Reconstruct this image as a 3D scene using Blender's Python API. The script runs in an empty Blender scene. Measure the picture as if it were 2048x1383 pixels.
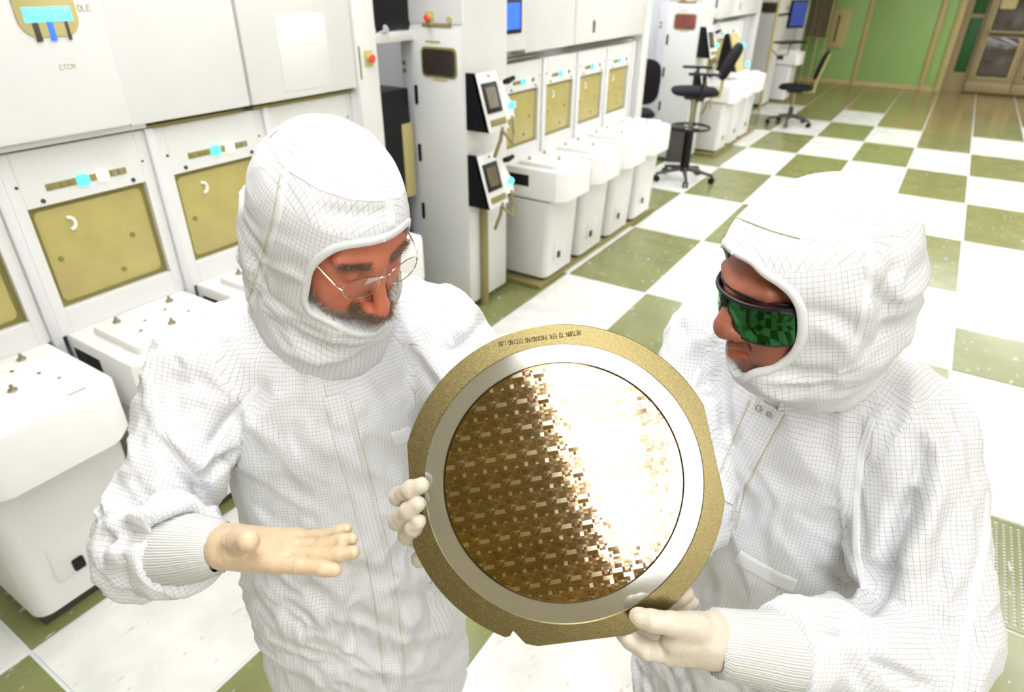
import bpy, bmesh, math, random
import numpy as np
from mathutils import Vector, Matrix
from mathutils.bvhtree import BVHTree

SC = bpy.context.scene
COL = SC.collection
rnd = random.Random(7)

# ------------------------------------------------------------------ camera
F_PX = 1291.817
CAM = np.array([-0.43316, -11.25135, 1.90843])
RC = np.array([[0.84264397, 0.53840998, 0.00811379],
               [0.27450746, -0.41655997, -0.86667378],
               [-0.46324593, 0.73252473, -0.4988093]])     # rows: right, down, forward
cam_data = bpy.data.cameras.new('camera')
cam_data.sensor_fit = 'HORIZONTAL'
cam_data.sensor_width = 36.0
cam_data.lens = F_PX / 2048 * 36.0
cam_data.clip_start = 0.05
cam_data.clip_end = 100
cam_data.dof.use_dof = True
cam_data.dof.focus_distance = 0.93
cam_data.dof.aperture_fstop = 4.5
cam = bpy.data.objects.new('camera', cam_data)
COL.objects.link(cam)
_m = Matrix.Identity(4)
for r in range(3):
    _m[r][0] = RC[0][r]; _m[r][1] = -RC[1][r]; _m[r][2] = -RC[2][r]; _m[r][3] = CAM[r]
cam.matrix_world = _m
SC.camera = cam

def ray(u, v):
    return RC.T @ np.array([(u - 1024) / F_PX, (v - 691.5) / F_PX, 1.0])
def at(u, v, t):
    """photo point at a given distance along the view axis -> world"""
    return CAM + t * ray(u, v)

# ------------------------------------------------------------------ world, exposure
W = bpy.data.worlds.new('world'); SC.world = W
W.use_nodes = True
_bg = W.node_tree.nodes['Background']
_bg.inputs[0].default_value = (0.76, 0.61, 0.17, 1)
_bg.inputs[1].default_value = 0.42
SC.view_settings.view_transform = 'Standard'
SC.view_settings.look = 'None'
SC.view_settings.exposure = 0.0
SC.view_settings.gamma = 1.0
SC.view_settings.use_curve_mapping = False
LIGHT = 11.5          # emission of every ceiling luminaire

# ------------------------------------------------------------------ materials
def lin(r, g, b):
    f = lambda c: (c / 255 / 12.92) if c / 255 <= 0.04045 else ((c / 255 + 0.055) / 1.055) ** 2.4
    return (f(r), f(g), f(b), 1.0)

class N:
    """small node helper"""
    def __init__(s, name):
        s.m = bpy.data.materials.new(name); s.m.use_nodes = True
        s.t = s.m.node_tree; s.b = s.t.nodes['Principled BSDF']; s.out = s.t.nodes['Material Output']
    def n(s, typ, **kw):
        o = s.t.nodes.new(typ)
        for k, v in kw.items(): setattr(o, k, v)
        return o
    def l(s, a, b): s.t.links.new(a, b)
    def set(s, **kw):
        for k, v in kw.items():
            s.b.inputs[k.replace('_', ' ')].default_value = v
        return s
    def math(s, op, a, b=None):
        o = s.n('ShaderNodeMath', operation=op)
        for i, x in enumerate((a, b)):
            if x is None: continue
            if isinstance(x, (int, float)): o.inputs[i].default_value = x
            else: s.l(x, o.inputs[i])
        return o.outputs[0]
    def mix(s, fac, a, b):
        o = s.n('ShaderNodeMix', data_type='RGBA')
        for i, x in ((0, fac), (6, a), (7, b)):
            if isinstance(x, (int, float, tuple)): o.inputs[i].default_value = x
            else: s.l(x, o.inputs[i])
        return o.outputs[2]
    def noise(s, scale, detail=3, co=None, rough=0.5):
        o = s.n('ShaderNodeTexNoise'); o.inputs['Scale'].default_value = scale
        o.inputs['Detail'].default_value = detail; o.inputs['Roughness'].default_value = rough
        if co is not None: s.l(co, o.inputs['Vector'])
        return o.outputs[0]
    def coord(s, which='Object'):
        return s.n('ShaderNodeTexCoord').outputs[which]
    def ramp(s, fac, stops):
        o = s.n('ShaderNodeValToRGB'); e = o.color_ramp.elements
        while len(e) < len(stops): e.new(0.5)
        for q, (p, c) in zip(e, stops):
            q.position = p; q.color = c if len(c) == 4 else (*c, 1)
        s.l(fac, o.inputs[0]); return o.outputs[0]
    def bump(s, h, strength=0.3, dist=0.002):
        o = s.n('ShaderNodeBump'); o.inputs['Strength'].default_value = strength; o.inputs['Distance'].default_value = dist
        s.l(h, o.inputs['Height']); s.l(o.outputs[0], s.b.inputs['Normal'])

def mat(name, col, rough=0.5, metal=0.0, var=0.06, scale=8.0, emit=0.0, spec=0.5, coat=0.0):
    k = N(name)
    c = col if len(col) == 4 else (*col, 1)
    if var:
        nz = k.noise(scale, 4, k.coord())
        lo = tuple(max(0, x * (1 - var)) for x in c[:3]) + (1,); hi = tuple(min(1, x * (1 + var)) for x in c[:3]) + (1,)
        k.l(k.ramp(nz, [(0.3, lo), (0.7, hi)]), k.b.inputs['Base Color'])
    else:
        k.b.inputs['Base Color'].default_value = c
    k.set(Roughness=rough, Metallic=metal)
    k.b.inputs['Specular IOR Level'].default_value = spec
    if coat: k.b.inputs['Coat Weight'].default_value = coat
    if emit:
        k.b.inputs['Emission Color'].default_value = c; k.b.inputs['Emission Strength'].default_value = emit
    return k.m

M = {}
M['panel'] = mat('white_enamel', lin(216, 215, 213), 0.42, var=0.03, scale=3)
M['panel2'] = mat('white_enamel_cool', lin(210, 210, 213), 0.45, var=0.03, scale=3)
M['shelf'] = mat('white_plastic', lin(230, 229, 227), 0.38, var=0.02)
M['olive'] = mat('olive_door_panel', lin(170, 158, 96), 0.28, var=0.10, scale=6, spec=0.5)
M['olive_edge'] = mat('olive_gasket', lin(128, 118, 62), 0.5, var=0.05)
M['seam'] = mat('olive_seam', lin(140, 130, 80), 0.6)
M['black'] = mat('black_plastic', (0.004, 0.004, 0.006, 1), 0.45, var=0.0, spec=0.3)
M['blackcloth'] = mat('black_upholstery', (0.008, 0.006, 0.010, 1), 0.75, var=0.2, scale=30, spec=0.2)
M['dark'] = mat('dark_grey', (0.05, 0.045, 0.04, 1), 0.5, var=0.1)
M['steel'] = mat('steel', lin(176, 170, 150), 0.3, 1.0, var=0.05)
M['chrome'] = mat('chrome', lin(220, 220, 225), 0.12, 1.0, var=0.0)
M['beige'] = mat('beige_frame', lin(186, 172, 116), 0.5, var=0.05)
M['taupe'] = mat('taupe_door_frame', lin(150, 134, 98), 0.45, var=0.05)
M['green'] = mat('green_wall_panel', lin(150, 186, 112), 0.55, var=0.04, scale=2)
M['dgreen'] = mat('dark_green_panel', lin(20, 84, 26), 0.5, var=0.1)
M['red'] = mat('red_button', lin(232, 70, 44), 0.35, var=0.0)
M['cyan'] = mat('cyan_lamp', lin(80, 235, 240), 0.3, var=0.0, emit=1.3)
M['yellowlamp'] = mat('warm_lamp', (1.0, 0.95, 0.66, 1), 0.3, var=0.0, emit=1.5)
M['bluescreen'] = mat('blue_screen', lin(50, 100, 255), 0.3, var=0.25, scale=30, emit=1.0)
M['bluedim'] = mat('dim_blue_screen', lin(40, 60, 130), 0.3, var=0.3, scale=60, emit=0.25)
M['screen'] = mat('grey_screen', lin(98, 90, 68), 0.25, var=0.15, scale=20)
M['tealscreen'] = mat('teal_display', lin(110, 220, 245), 0.2, var=0.45, scale=90, emit=0.7)
M['redglass'] = mat('red_window_glass', lin(124, 60, 48), 0.12, var=0.2, scale=8, spec=0.7)
M['darkglass'] = mat('dark_window_glass', lin(52, 44, 42), 0.08, var=0.2, scale=6, spec=0.8)
M['doorglass'] = mat('door_glass', lin(74, 66, 60), 0.1, var=0.35, scale=3, spec=0.7)
M['cable'] = mat('grey_cable', lin(140, 128, 84), 0.5, var=0.05)
M['ink_dark'] = mat('dark_olive_ink', lin(84, 74, 34), 0.6, var=0.0)
M['ink'] = mat('olive_ink', lin(140, 130, 62), 0.6, var=0.0)
M['curtain'] = mat('grey_curtain', lin(120, 110, 86), 0.6, var=0.1)
M['ceil'] = mat('ceiling_panel', lin(176, 162, 104), 0.8, var=0.05)
M['diffuser'] = mat('light_diffuser', (0.95, 0.97, 1.0, 1), 0.5, var=0.0, emit=LIGHT)

# ------------------------------------------------------------------ mesh helpers
class MB:
    def __init__(s): s.v = []; s.f = []
    def add(s, v, f):
        o = len(s.v); s.v += [tuple(map(float, p)) for p in v]; s.f += [tuple(i + o for i in q) for q in f]; return s
    def bm(s, b):
        b.verts.ensure_lookup_table(); b.verts.index_update()
        s.add([v.co[:] for v in b.verts], [[v.index for v in f.verts] for f in b.faces]); b.free(); return s
    def box(s, x0, x1, y0, y1, z0, z1, bev=0.0, seg=2):
        b = bmesh.new(); bmesh.ops.create_cube(b, size=1)
        for v in b.verts:
            v.co = Vector(((x0 + x1) / 2 + v.co.x * (x1 - x0), (y0 + y1) / 2 + v.co.y * (y1 - y0), (z0 + z1) / 2 + v.co.z * (z1 - z0)))
        if bev: bmesh.ops.bevel(b, geom=list(b.edges), offset=bev, segments=seg, affect='EDGES', profile=0.5)
        return s.bm(b)
    def prism(s, pts, o, ax, ay, az, h, bev=0.0):
        """2D polygon in the (ax, ay) plane at o, extruded by h along az"""
        o, ax, ay, az = (np.array(q, float) for q in (o, ax, ay, az))
        n = len(pts); bot = [o + p[0] * ax + p[1] * ay for p in pts]; top = [q + az * h for q in bot]
        b = bmesh.new(); vb = [b.verts.new(q) for q in bot]; vt = [b.verts.new(q) for q in top]
        b.faces.new(vb[::-1]); ft = b.faces.new(vt)
        for i in range(n): b.faces.new((vb[i], vb[(i + 1) % n], vt[(i + 1) % n], vt[i]))
        bmesh.ops.recalc_face_normals(b, faces=list(b.faces))
        if bev: bmesh.ops.bevel(b, geom=list(ft.edges), offset=bev, segments=2, affect='EDGES', profile=0.5)
        return s.bm(b)
    def tube(s, path, r, n=10, closed=False, cap=True):
        P = [np.array(p, float) for p in path]; m = len(P)
        R = r if hasattr(r, '__len__') else [r] * m
        T = []
        for i in range(m):
            a = P[(i - 1) % m] if (closed or i > 0) else P[i]; c = P[(i + 1) % m] if (closed or i < m - 1) else P[i]
            d = c - a; T.append(d / (np.linalg.norm(d) + 1e-12))
        up = np.array([0, 0, 1.0]) if abs(T[0][2]) < 0.9 else np.array([1.0, 0, 0])
        x = np.cross(T[0], up); x /= np.linalg.norm(x)
        v = []; f = []
        for i in range(m):
            x = x - T[i] * (x @ T[i]); x /= np.linalg.norm(x) + 1e-12; y = np.cross(T[i], x)
            for k in range(n):
                a = 2 * math.pi * k / n; v.append(P[i] + R[i] * (math.cos(a) * x + math.sin(a) * y))
        for i in range(m if closed else m - 1):
            j = (i + 1) % m
            for k in range(n):
                f.append((i * n + k, i * n + (k + 1) % n, j * n + (k + 1) % n, j * n + k))
        if cap and not closed:
            f.append(tuple(range(n))[::-1]); f.append(tuple((m - 1) * n + k for k in range(n)))
        return s.add(v, f)
    def cyl(s, a, b, r, n=16, r2=None):
        return s.tube([a, b], [r, r if r2 is None else r2], n)
    def disc(s, c, nrm, r, h, n=20):
        c = np.array(c, float); nrm = np.array(nrm, float); nrm /= np.linalg.norm(nrm)
        return s.cyl(c, c + nrm * h, r, n)
    def build(s, name, m, parent=None, smooth=True, auto=40):
        me = bpy.data.meshes.new(name); me.from_pydata(s.v, [], s.f); me.update()
        return link(name, me, m, parent, smooth, auto)

def link(name, me, m, parent=None, smooth=True, auto=40):
    if m is not None and not me.materials: me.materials.append(M[m] if isinstance(m, str) else m)
    if smooth:
        me.polygons.foreach_set('use_smooth', [True] * len(me.polygons))
        if auto:
            try: me.set_sharp_from_angle(angle=math.radians(auto))
            except Exception: pass
    o = bpy.data.objects.new(name, me); COL.objects.link(o)
    if parent is not None: o.parent = parent
    return o

def tag(o, label, cat, group=None):
    o['label'] = label; o['category'] = cat
    if group: o['group'] = group
    return o
def thing(name, label, cat, group=None, loc=(0, 0, 0)):
    o = bpy.data.objects.new(name, None); COL.objects.link(o); o.location = loc
    o.empty_display_size = 0.05
    return tag(o, label, cat, group)
def struct(o): o['kind'] = 'structure'; return o
def copy_tree(o, parent=None):
    c = o.copy(); COL.objects.link(c); c.parent = parent
    for ch in list(o.children): copy_tree(ch, c)
    return c

def rrect(w, h, r, n=5):
    """rounded rectangle polygon centred on 0"""
    p = []
    for cx, cy, a0 in ((w / 2 - r, h / 2 - r, 0), (-w / 2 + r, h / 2 - r, 90), (-w / 2 + r, -h / 2 + r, 180), (w / 2 - r, -h / 2 + r, 270)):
        for k in range(n + 1):
            a = math.radians(a0 + 90 * k / n); p.append((cx + r * math.cos(a), cy + r * math.sin(a)))
    return p
X, Y, Z = (1, 0, 0), (0, 1, 0), (0, 0, 1)

# letters built from strokes on a 5 x 7 grid (flat print)
GLYPH = {'A': ['M0 0L2 7L4 0', 'M1 2.5L3 2.5'], 'B': ['M0 0L0 7L3 7L4 6L4 4.5L3 3.6L0 3.6', 'M3 3.6L4 2.6L4 1L3 0L0 0'], 'C': ['M4 6L3 7L1 7L0 6L0 1L1 0L3 0L4 1'],
 'D': ['M0 0L0 7L2.6 7L4 5.5L4 1.5L2.6 0L0 0'], 'E': ['M4 7L0 7L0 0L4 0', 'M0 3.6L3 3.6'], 'F': ['M4 7L0 7L0 0', 'M0 3.6L3 3.6'], 'G': ['M4 6L3 7L1 7L0 6L0 1L1 0L3 0L4 1L4 3.2L2.4 3.2'],
 'I': ['M2 0L2 7'], 'K': ['M0 0L0 7', 'M4 7L0 3L4 0'], 'L': ['M0 7L0 0L4 0'], 'N': ['M0 0L0 7L4 0L4 7'], 'O': ['M1 0L0 1L0 6L1 7L3 7L4 6L4 1L3 0L1 0'],
 'P': ['M0 0L0 7L3 7L4 6L4 4.2L3 3.2L0 3.2'], 'R': ['M0 0L0 7L3 7L4 6L4 4.4L3 3.4L0 3.4', 'M2 3.4L4 0'], 'T': ['M2 0L2 7', 'M0 7L4 7'], 'U': ['M0 7L0 1L1 0L3 0L4 1L4 7'],
 'S': ['M4 6L3 7L1 7L0 6L0 4.6L4 2.6L4 1L3 0L1 0L0 1'], 'M': ['M0 0L0 7L2 3L4 7L4 0']}
def lettering(mb, text, o, ax, ay, az, h, w=None, lw=0.12, depth=0.0003):
    """stroke text, o = lower left corner, h = cap height, w = advance"""
    o, ax, ay, az = (np.array(q, float) for q in (o, ax, ay, az)); s = h / 7; adv = w if w else s * 5.6
    x = 0.0
    for ch in text:
        for st in GLYPH.get(ch, []):
            P = [tuple(map(float, q.split())) for q in st[1:].split('L')]
            k = (adv / 5.6) 
            for a, b in zip(P, P[1:]):
                A = np.array([x + a[0] * k, a[1] * s]); B = np.array([x + b[0] * k, b[1] * s])
                d = B - A; L = np.linalg.norm(d); d /= L; nn = np.array([-d[1], d[0]]) * h * lw / 2
                A = A - d * h * lw / 2; B = B + d * h * lw / 2
                q = [A + nn, A - nn, B - nn, B + nn]
                mb.prism([tuple(z) for z in q], o, ax, ay, az, depth)
        x += adv
    return mb
# ================================================================== the room
TI, TJ = 0.6096, 1.2192            # colour blocks of the floor: one tile wide, two tiles long

def floor_material(name, base, fleck, amount, rough):
    k = N(name); co = k.coord('Object')
    obi = k.n('ShaderNodeObjectInfo')
    add = k.n('ShaderNodeVectorMath', operation='ADD'); k.l(co, add.inputs[0])
    sc = k.n('ShaderNodeVectorMath', operation='SCALE'); k.l(obi.outputs['Location'], sc.inputs[0]); sc.inputs['Scale'].default_value = 1.0
    k.l(sc.outputs[0], add.inputs[1]); co = add.outputs[0]
    mp = k.n('ShaderNodeMapping'); mp.inputs['Scale'].default_value = (34, 13, 20); k.l(co, mp.inputs[0])
    n1 = k.noise(1.0, 3, mp.outputs[0], 0.6); n2 = k.noise(5, 3, co)
    fl = k.ramp(n1, [(0.66 - amount, (0, 0, 0)), (0.70 - amount * 0.7, (1, 1, 1))])
    tone = k.ramp(n2, [(0.3, tuple(c * 0.88 for c in base[:3])), (0.7, tuple(min(1, c * 1.1) for c in base[:3]))])
    k.l(k.mix(fl, tone, fleck), k.b.inputs['Base Color'])
    k.set(Roughness=rough); k.b.inputs['Specular IOR Level'].default_value = 0.5
    k.bump(n1, 0.05, 0.001)
    return k.m
M['tile_green'] = floor_material('green_vinyl_tile', lin(124, 126, 78), lin(178, 186, 180), 0.02, 0.20)
M['tile_white'] = floor_material('white_vinyl_tile', lin(218, 217, 212), lin(198, 194, 182), 0.02, 0.24)
M['tile_brown'] = floor_material('dimmed_vinyl_tile', lin(142, 128, 80), lin(160, 146, 96), 0.0, 0.16)  # dim light and reflection at the far end, painted into the tile colour
M['grout'] = mat('pale_floor_joint', lin(214, 217, 220), 0.5, var=0.02)

fl = MB().box(-7, 7, -17, 6.5, -0.12, -0.004).build('floor', 'grout'); struct(fl)
def tile_mesh(lx, ly, m):
    b = MB().box(0.006, lx - 0.006, -ly + 0.006, -0.006, -0.008, 0.0, 0.0012, 1)
    o = b.build('floor_tile', m, None, auto=30); me = o.data; bpy.data.objects.remove(o); return me
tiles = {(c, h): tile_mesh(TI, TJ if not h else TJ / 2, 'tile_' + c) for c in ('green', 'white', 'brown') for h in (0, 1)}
def put_tile(me, x, y, name='floor_tile'):
    o = bpy.data.objects.new(name, me); COL.objects.link(o); o.location = (x, y, 0); o.parent = fl; return o
def grate_mesh(m, c2):
    """perforated half tile: a frame with rows of slots between narrow bars"""
    L = TI; b = MB()
    b.box(0.006, L - 0.006, -L + 0.006, -0.006, -0.02, -0.012)
    for x0, x1, y0, y1 in ((0.006, 0.03, -L + 0.006, -0.006), (L - 0.03, L - 0.006, -L + 0.006, -0.006), (0.03, L - 0.03, -0.03, -0.006), (0.03, L - 0.03, -L + 0.006, -L + 0.03)):
        b.box(x0, x1, y0, y1, -0.012, 0)
    n = 22; w = (L - 0.06) / n
    for i in range(n):
        x = 0.03 + i * w; b.box(x + w * 0.22, x + w * 0.78, -L + 0.03, -0.03, -0.012, -0.0005)
    for j in range(1, 30):
        y = -0.03 - j * (L - 0.06) / 30; b.box(0.03, L - 0.03, y - 0.004, y + 0.004, -0.012, -0.002)
    o = b.build('perforated_tile', m, None, auto=30); me = o.data; bpy.data.objects.remove(o); return me
for i in range(-7, 6):
    for j in range(-5, 12):
        c = 'green' if (i + j) % 2 else 'white'
        if j <= -2 or (j == -1 and i in (-2, -1)): c = 'brown'  # far rows get the colour with the dimness painted in
        x, y = i * TI, -j * TJ
        if (i, j) in ((0, 5), (0, 7)):
            put_tile(grate_mesh('tile_white' if j == 5 else 'tile_green', c), x, y, 'perforated_tile')
            put_tile(tiles[(c, 1)], x, y - TJ / 2)
        else:
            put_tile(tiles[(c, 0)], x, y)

# ceiling with unseen luminaires, laid out to shape the light and wafer reflection
ce = MB().box(-7, 7, -17, 6.5, 2.95, 3.05).build('ceiling', 'ceil'); struct(ce)
def make_light():
    t = thing('unseen_ceiling_light', 'unseen white ceiling light panel, placed to shape the light', 'ceiling light', 'ceiling lights')
    b = MB()
    for x0, x1, y0, y1 in ((-.64, .64, -.34, -.30), (-.64, .64, .30, .34), (-.64, -.60, -.30, .30), (.60, .64, -.30, .30)):
        b.box(x0, x1, y0, y1, -0.04, 0.0)
    b.build('frame', 'panel', t, auto=30)
    MB().box(-.60, .60, -.30, .30, -0.03, -0.012).build('diffuser', 'diffuser', t)
    return t
LROT = math.radians(-45)
lt = make_light(); first = True
def put_light(x, y):
    global first
    o = lt if first else copy_tree(lt); first = False
    o.location = (x, y, 2.949); o.rotation_euler = (0, 0, LROT); return o
_d = np.array([0.7071, -0.7071]); _e = np.array([0.7071, 0.7071])
for off in (-7.0, -4.6, -2.2, 0.34, 1.02, 2.9, 5.2, 7.5, 9.8, 12.1):          # rows of luminaires, end to end, slanted so the wafer mirrors white
    for a in range(-9, 12):
        p = np.array([1.42, -13.58]) + _e * off + _d * (a * 1.29 + 0.3)
        if off == 1.02 and a < 0: continue  # second row only where the wafer reflects it
        if off not in (0.34, 1.02) and p[1] < -11.6: continue  # rows behind the camera left out to cut frontal fill
        if off not in (0.34, 1.02) and math.hypot(p[0] + 0.85, p[1] + 10.5) < 3.3: continue  # panels round the people left out to deepen shade on the suits
        if -4.6 < p[0] < 5.8 and -16.3 < p[1] < 4.9: put_light(*p)

# walls: green partition across the far end, plain walls round the rest
WY = 4.35
wb = struct(MB().box(-7, -0.62, WY, WY + 0.12, 0, 2.95).build('wall_back', 'beige', None))
MB().box(-7, -0.63, WY - 0.02, WY, 0.0, 0.09, 0.004).build('baseboard', 'beige', wb)
for x0, x1 in ((-3.42, -2.20), (-2.10, -1.0), (-0.89, -0.72)):
    MB().box(x0, x1, WY - 0.012, WY + 0.001, 0.10, 2.8, 0.003).build('panel', 'green', wb, auto=30)
for x in (-2.15, -0.945):
    MB().box(x - 0.04, x + 0.04, WY - 0.03, WY, 0.0, 2.9, 0.004).build('mullion', 'beige', wb, auto=30)
MB().box(-0.71, -0.60, WY - 0.04, WY + 0.30, 0.0, 2.9, 0.006).build('post', 'beige', wb, auto=30)
wp = thing('wall_register', 'beige rounded wall register with a dark slot on green wall', 'wall unit', loc=(-2.64, WY - 0.012, 1.02))
MB().prism(rrect(0.34, 0.72, 0.05), (0, 0, 0), X, Z, (0, -1, 0), 0.03, 0.006).build('cover', 'beige', wp, auto=30)
MB().box(-0.055, -0.02, -0.034, -0.029, -0.24, 0.24).build('slot', 'dark', wp)
# recessed glazed doors on the right
wd = struct(MB().box(-0.60, 7, WY + 0.30, WY + 0.42, 0, 2.95).build('wall_door', 'taupe', None))
MB().box(-0.48, -0.28, WY + 0.285, WY + 0.301, 0.35, 1.28, 0.003).build('panel', 'dgreen', wd)
MB().box(-0.48, -0.28, WY + 0.285, WY + 0.301, 1.34, 2.6, 0.003).build('panel', 'dgreen', wd)
def glazed_door(n, x0, x1):
    d = struct(MB().box(x0, x1, WY + 0.20, WY + 0.30, 0.02, 2.2, 0.006).build('door_%d' % n, 'taupe', None, auto=30))
    w = x1 - x0
    for z0, z1 in ((0.30, 0.98), (1.08, 1.95)):
        MB().box(x0 + 0.11, x1 - 0.11, WY + 0.193, WY + 0.202, z0, z1, 0.004).build('window_pane', 'doorglass', d)
        b = MB()
        for q in ((x0 + 0.09, x0 + 0.11, z0 - .02, z1 + .02), (x1 - 0.11, x1 - 0.09, z0 - .02, z1 + .02), (x0 + .09, x1 - .09, z0 - .02, z0), (x0 + .09, x1 - .09, z1, z1 + .02)):
            b.box(q[0], q[1], WY + 0.188, WY + 0.202, q[2], q[3])
        b.build('glazing_bead', 'beige', d, auto=30)
    MB().box(x0 + 0.12, x1 - 0.08, WY + 0.13, WY + 0.16, 1.01, 1.05, 0.008).build('push_bar', 'dark', d)
    MB().box(x0, x1, WY + 0.185, WY + 0.20, 0.04, 0.2, 0.003).build('kick_plate', 'taupe', d)
glazed_door(1, -0.23, 0.50); glazed_door(2, 0.51, 1.24)
MB().prism(rrect(0.24, 0.17, 0.03), (0.03, WY + 0.186, 1.52), X, Z, (0, -1, 0), 0.004).build('notice', 'beige', bpy.data.objects['door_1'])
struct(MB().box(-7, -6.9, -17, 6.5, 0, 2.95).build('wall_left', 'panel2', None))
# ================================================================== process tools along the left side
XD = -2.80                       # plane of the load-port doors

def load_port(label, group, yc, dx=0.0):
    t = thing('load_port', label, 'load port', group, (XD + dx, yc, 0))
    # cart: rounded tapering body on castors
    b = bmesh.new(); bmesh.ops.create_cube(b, size=1)
    for v in b.verts:
        top = v.co.z > 0
        v.co = Vector(((0.002 if v.co.x < 0 else (0.355 if top else 0.33)), (0.215 if top else 0.205) * (1 if v.co.y > 0 else -1), 0.60 if top else 0.055))
    ed = [e for e in b.edges if abs(e.verts[0].co.z - e.verts[1].co.z) > 0.3 and e.verts[0].co.x > 0.1]
    bmesh.ops.bevel(b, geom=ed, offset=0.05, segments=5, affect='EDGES', profile=0.5)
    body = MB().bm(b).build('cart_body', 'panel', t, auto=35)
    MB().box(0.02, 0.30, -0.19, 0.19, 0.0, 0.056).build('plinth', 'dark', t)
    MB().prism(rrect(0.036, 0.048, 0.008), (0.333, -0.045, 0.19), Y, Z, X, 0.0145).build('latch_hole', 'black', body)
    MB().prism(rrect(0.19, 0.40, 0.02), (0.339, -0.02, 0.36), Y, Z, (1, 0, 0.05), 0.003, 0.001).build('front_panel', 'panel', body, auto=30)
    # shelf with chamfered front corners
    x1, w, c = 0.455, 0.222, 0.06
    pts = [(0.0, -w), (x1 - c, -w), (x1 - 0.012, -w + c * 0.85), (x1, -w + c + 0.02), (x1, w - c - 0.02), (x1 - 0.012, w - c * 0.85), (x1 - c, w), (0.0, w)]
    sh = MB().prism(pts, (0, 0, 0.615), X, Y, Z, 0.195, 0.012).build('shelf', 'shelf', t, auto=35)
    MB().box(0.03, 0.19, -w - 0.0015, -w + 0.004, 0.69, 0.765, 0.0008).build('side_slot', 'black', sh)
    pl_ = MB().prism(rrect(0.30, 0.33, 0.03), (0.215, 0.0, 0.81), X, Y, Z, 0.026, 0.006).build('docking_plate', 'shelf', sh, auto=35)
    for px, py in ((0.12, -0.10), (0.12, 0.10), (0.29, 0.0)):
        p = MB(); p.cyl((px, py, 0.835), (px, py, 0.842), 0.013, 14); p.cyl((px, py, 0.842), (px, py, 0.858), 0.008, 12, 0.004)
        p.build('kinematic_pin', 'steel', t, auto=35)
    for px, py, r in ((0.17, 0.05, 0.006), (0.25, -0.09, 0.007), (0.25, 0.09, 0.006), (0.19, -0.04, 0.005), (0.33, 0.11, 0.005)):
        MB().cyl((px, py, 0.834), (px, py, 0.838), r, 10).build('sensor', 'olive_edge', t, auto=35)
    MB().box(0.40, 0.405, 0.09, 0.14, 0.809, 0.8115).build('marker', 'seam', sh)
    # front plate round the door
    fr = MB()
    fr.box(-0.06, 0, -0.235, -0.197, 0.80, 1.42, 0.002, 1); fr.box(-0.06, 0, 0.197, 0.235, 0.80, 1.42, 0.002, 1)
    fr.box(-0.06, 0, -0.197, 0.197, 1.245, 1.42, 0.002, 1); fr.box(-0.06, 0, -0.197, 0.197, 0.80, 0.893, 0.002, 1)
    fr.build('front_plate', 'panel', t, auto=30)
    MB().box(-0.07, 0.014, 0.236, 0.268, 0.60, 1.425, 0.004).build('corner_post', 'panel2', t, auto=30)
    # olive door: gasket, panel, latch keys
    dr = MB().prism(rrect(0.393, 0.351, 0.006), (-0.03, 0, 1.069), Y, Z, X, 0.008).build('door', 'olive_edge', t, auto=30)
    MB().prism(rrect(0.362, 0.318, 0.022), (-0.022, -0.002, 1.069), Y, Z, X, 0.006, 0.004).build('door_panel', 'olive', dr, auto=30)
    for py, pz in ((0.105, 1.07), (-0.148, 1.06), (0.04, 0.957)):
        MB().disc((-0.016, py, pz), X, 0.009, 0.004, 12).build('latch_key', 'olive_edge', dr)
    r = MB().tube([(-0.013, -0.085 + 0.016 * math.cos(a), 1.168 + 0.02 * math.sin(a)) for a in np.linspace(-1.7, 1.9, 9)], 0.006, 6)
    r.build('latch_ring', 'shelf', dr)
    for py, pz, rr in ((-0.145, 1.262, 0.0075), (0.155, 1.262, 0.0075), (-0.205, 1.318, 0.005), (0.205, 1.318, 0.004)):
        MB().disc((0.0, py, pz), X, rr, 0.003, 12).build('screw', 'dark', t)
    st = MB().box(-0.002, 0.003, -0.125, 0.14, 1.289, 1.311, 0.002).build('indicator_strip', 'seam', t, auto=30)
    for k in range(5):
        y = (-0.11, -0.075, -0.05, 0.095, 0.12)[k]
        MB().box(0.002, 0.005, y - 0.009, y + 0.009, 1.292, 1.308, 0.001).build('dark_indicator', 'olive_edge' if k < 3 else 'steel', st)
    MB().prism(rrect(0.04, 0.036, 0.012), (0.003, -0.01, 1.30), Y, Z, X, 0.008, 0.003).build('cyan_indicator', 'cyan', st, auto=30)
    MB().prism(rrect(0.038, 0.036, 0.012), (0.003, 0.056, 1.30), Y, Z, X, 0.008, 0.003).build('yellow_indicator', 'yellowlamp', st, auto=30)
    return t

def estop(name, label, o, nrm, side, par=None):
    """emergency stop: square base, collar, red mushroom"""
    o = np.array(o, float); n = np.array(nrm, float); s = np.array(side, float)
    t = par
    MB().prism(rrect(0.05, 0.07, 0.008), o, s, Z, n, 0.008, 0.002).build('stop_plate', 'beige', t, auto=30)
    MB().cyl(o + n * 0.008, o + n * 0.02, 0.017, 16).build('stop_collar', 'beige', t, auto=30)
    MB().tube([o + n * 0.02, o + n * 0.03, o + n * 0.036], [0.016, 0.019, 0.012], 18).build('stop_button', 'red', t, auto=30)

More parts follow.
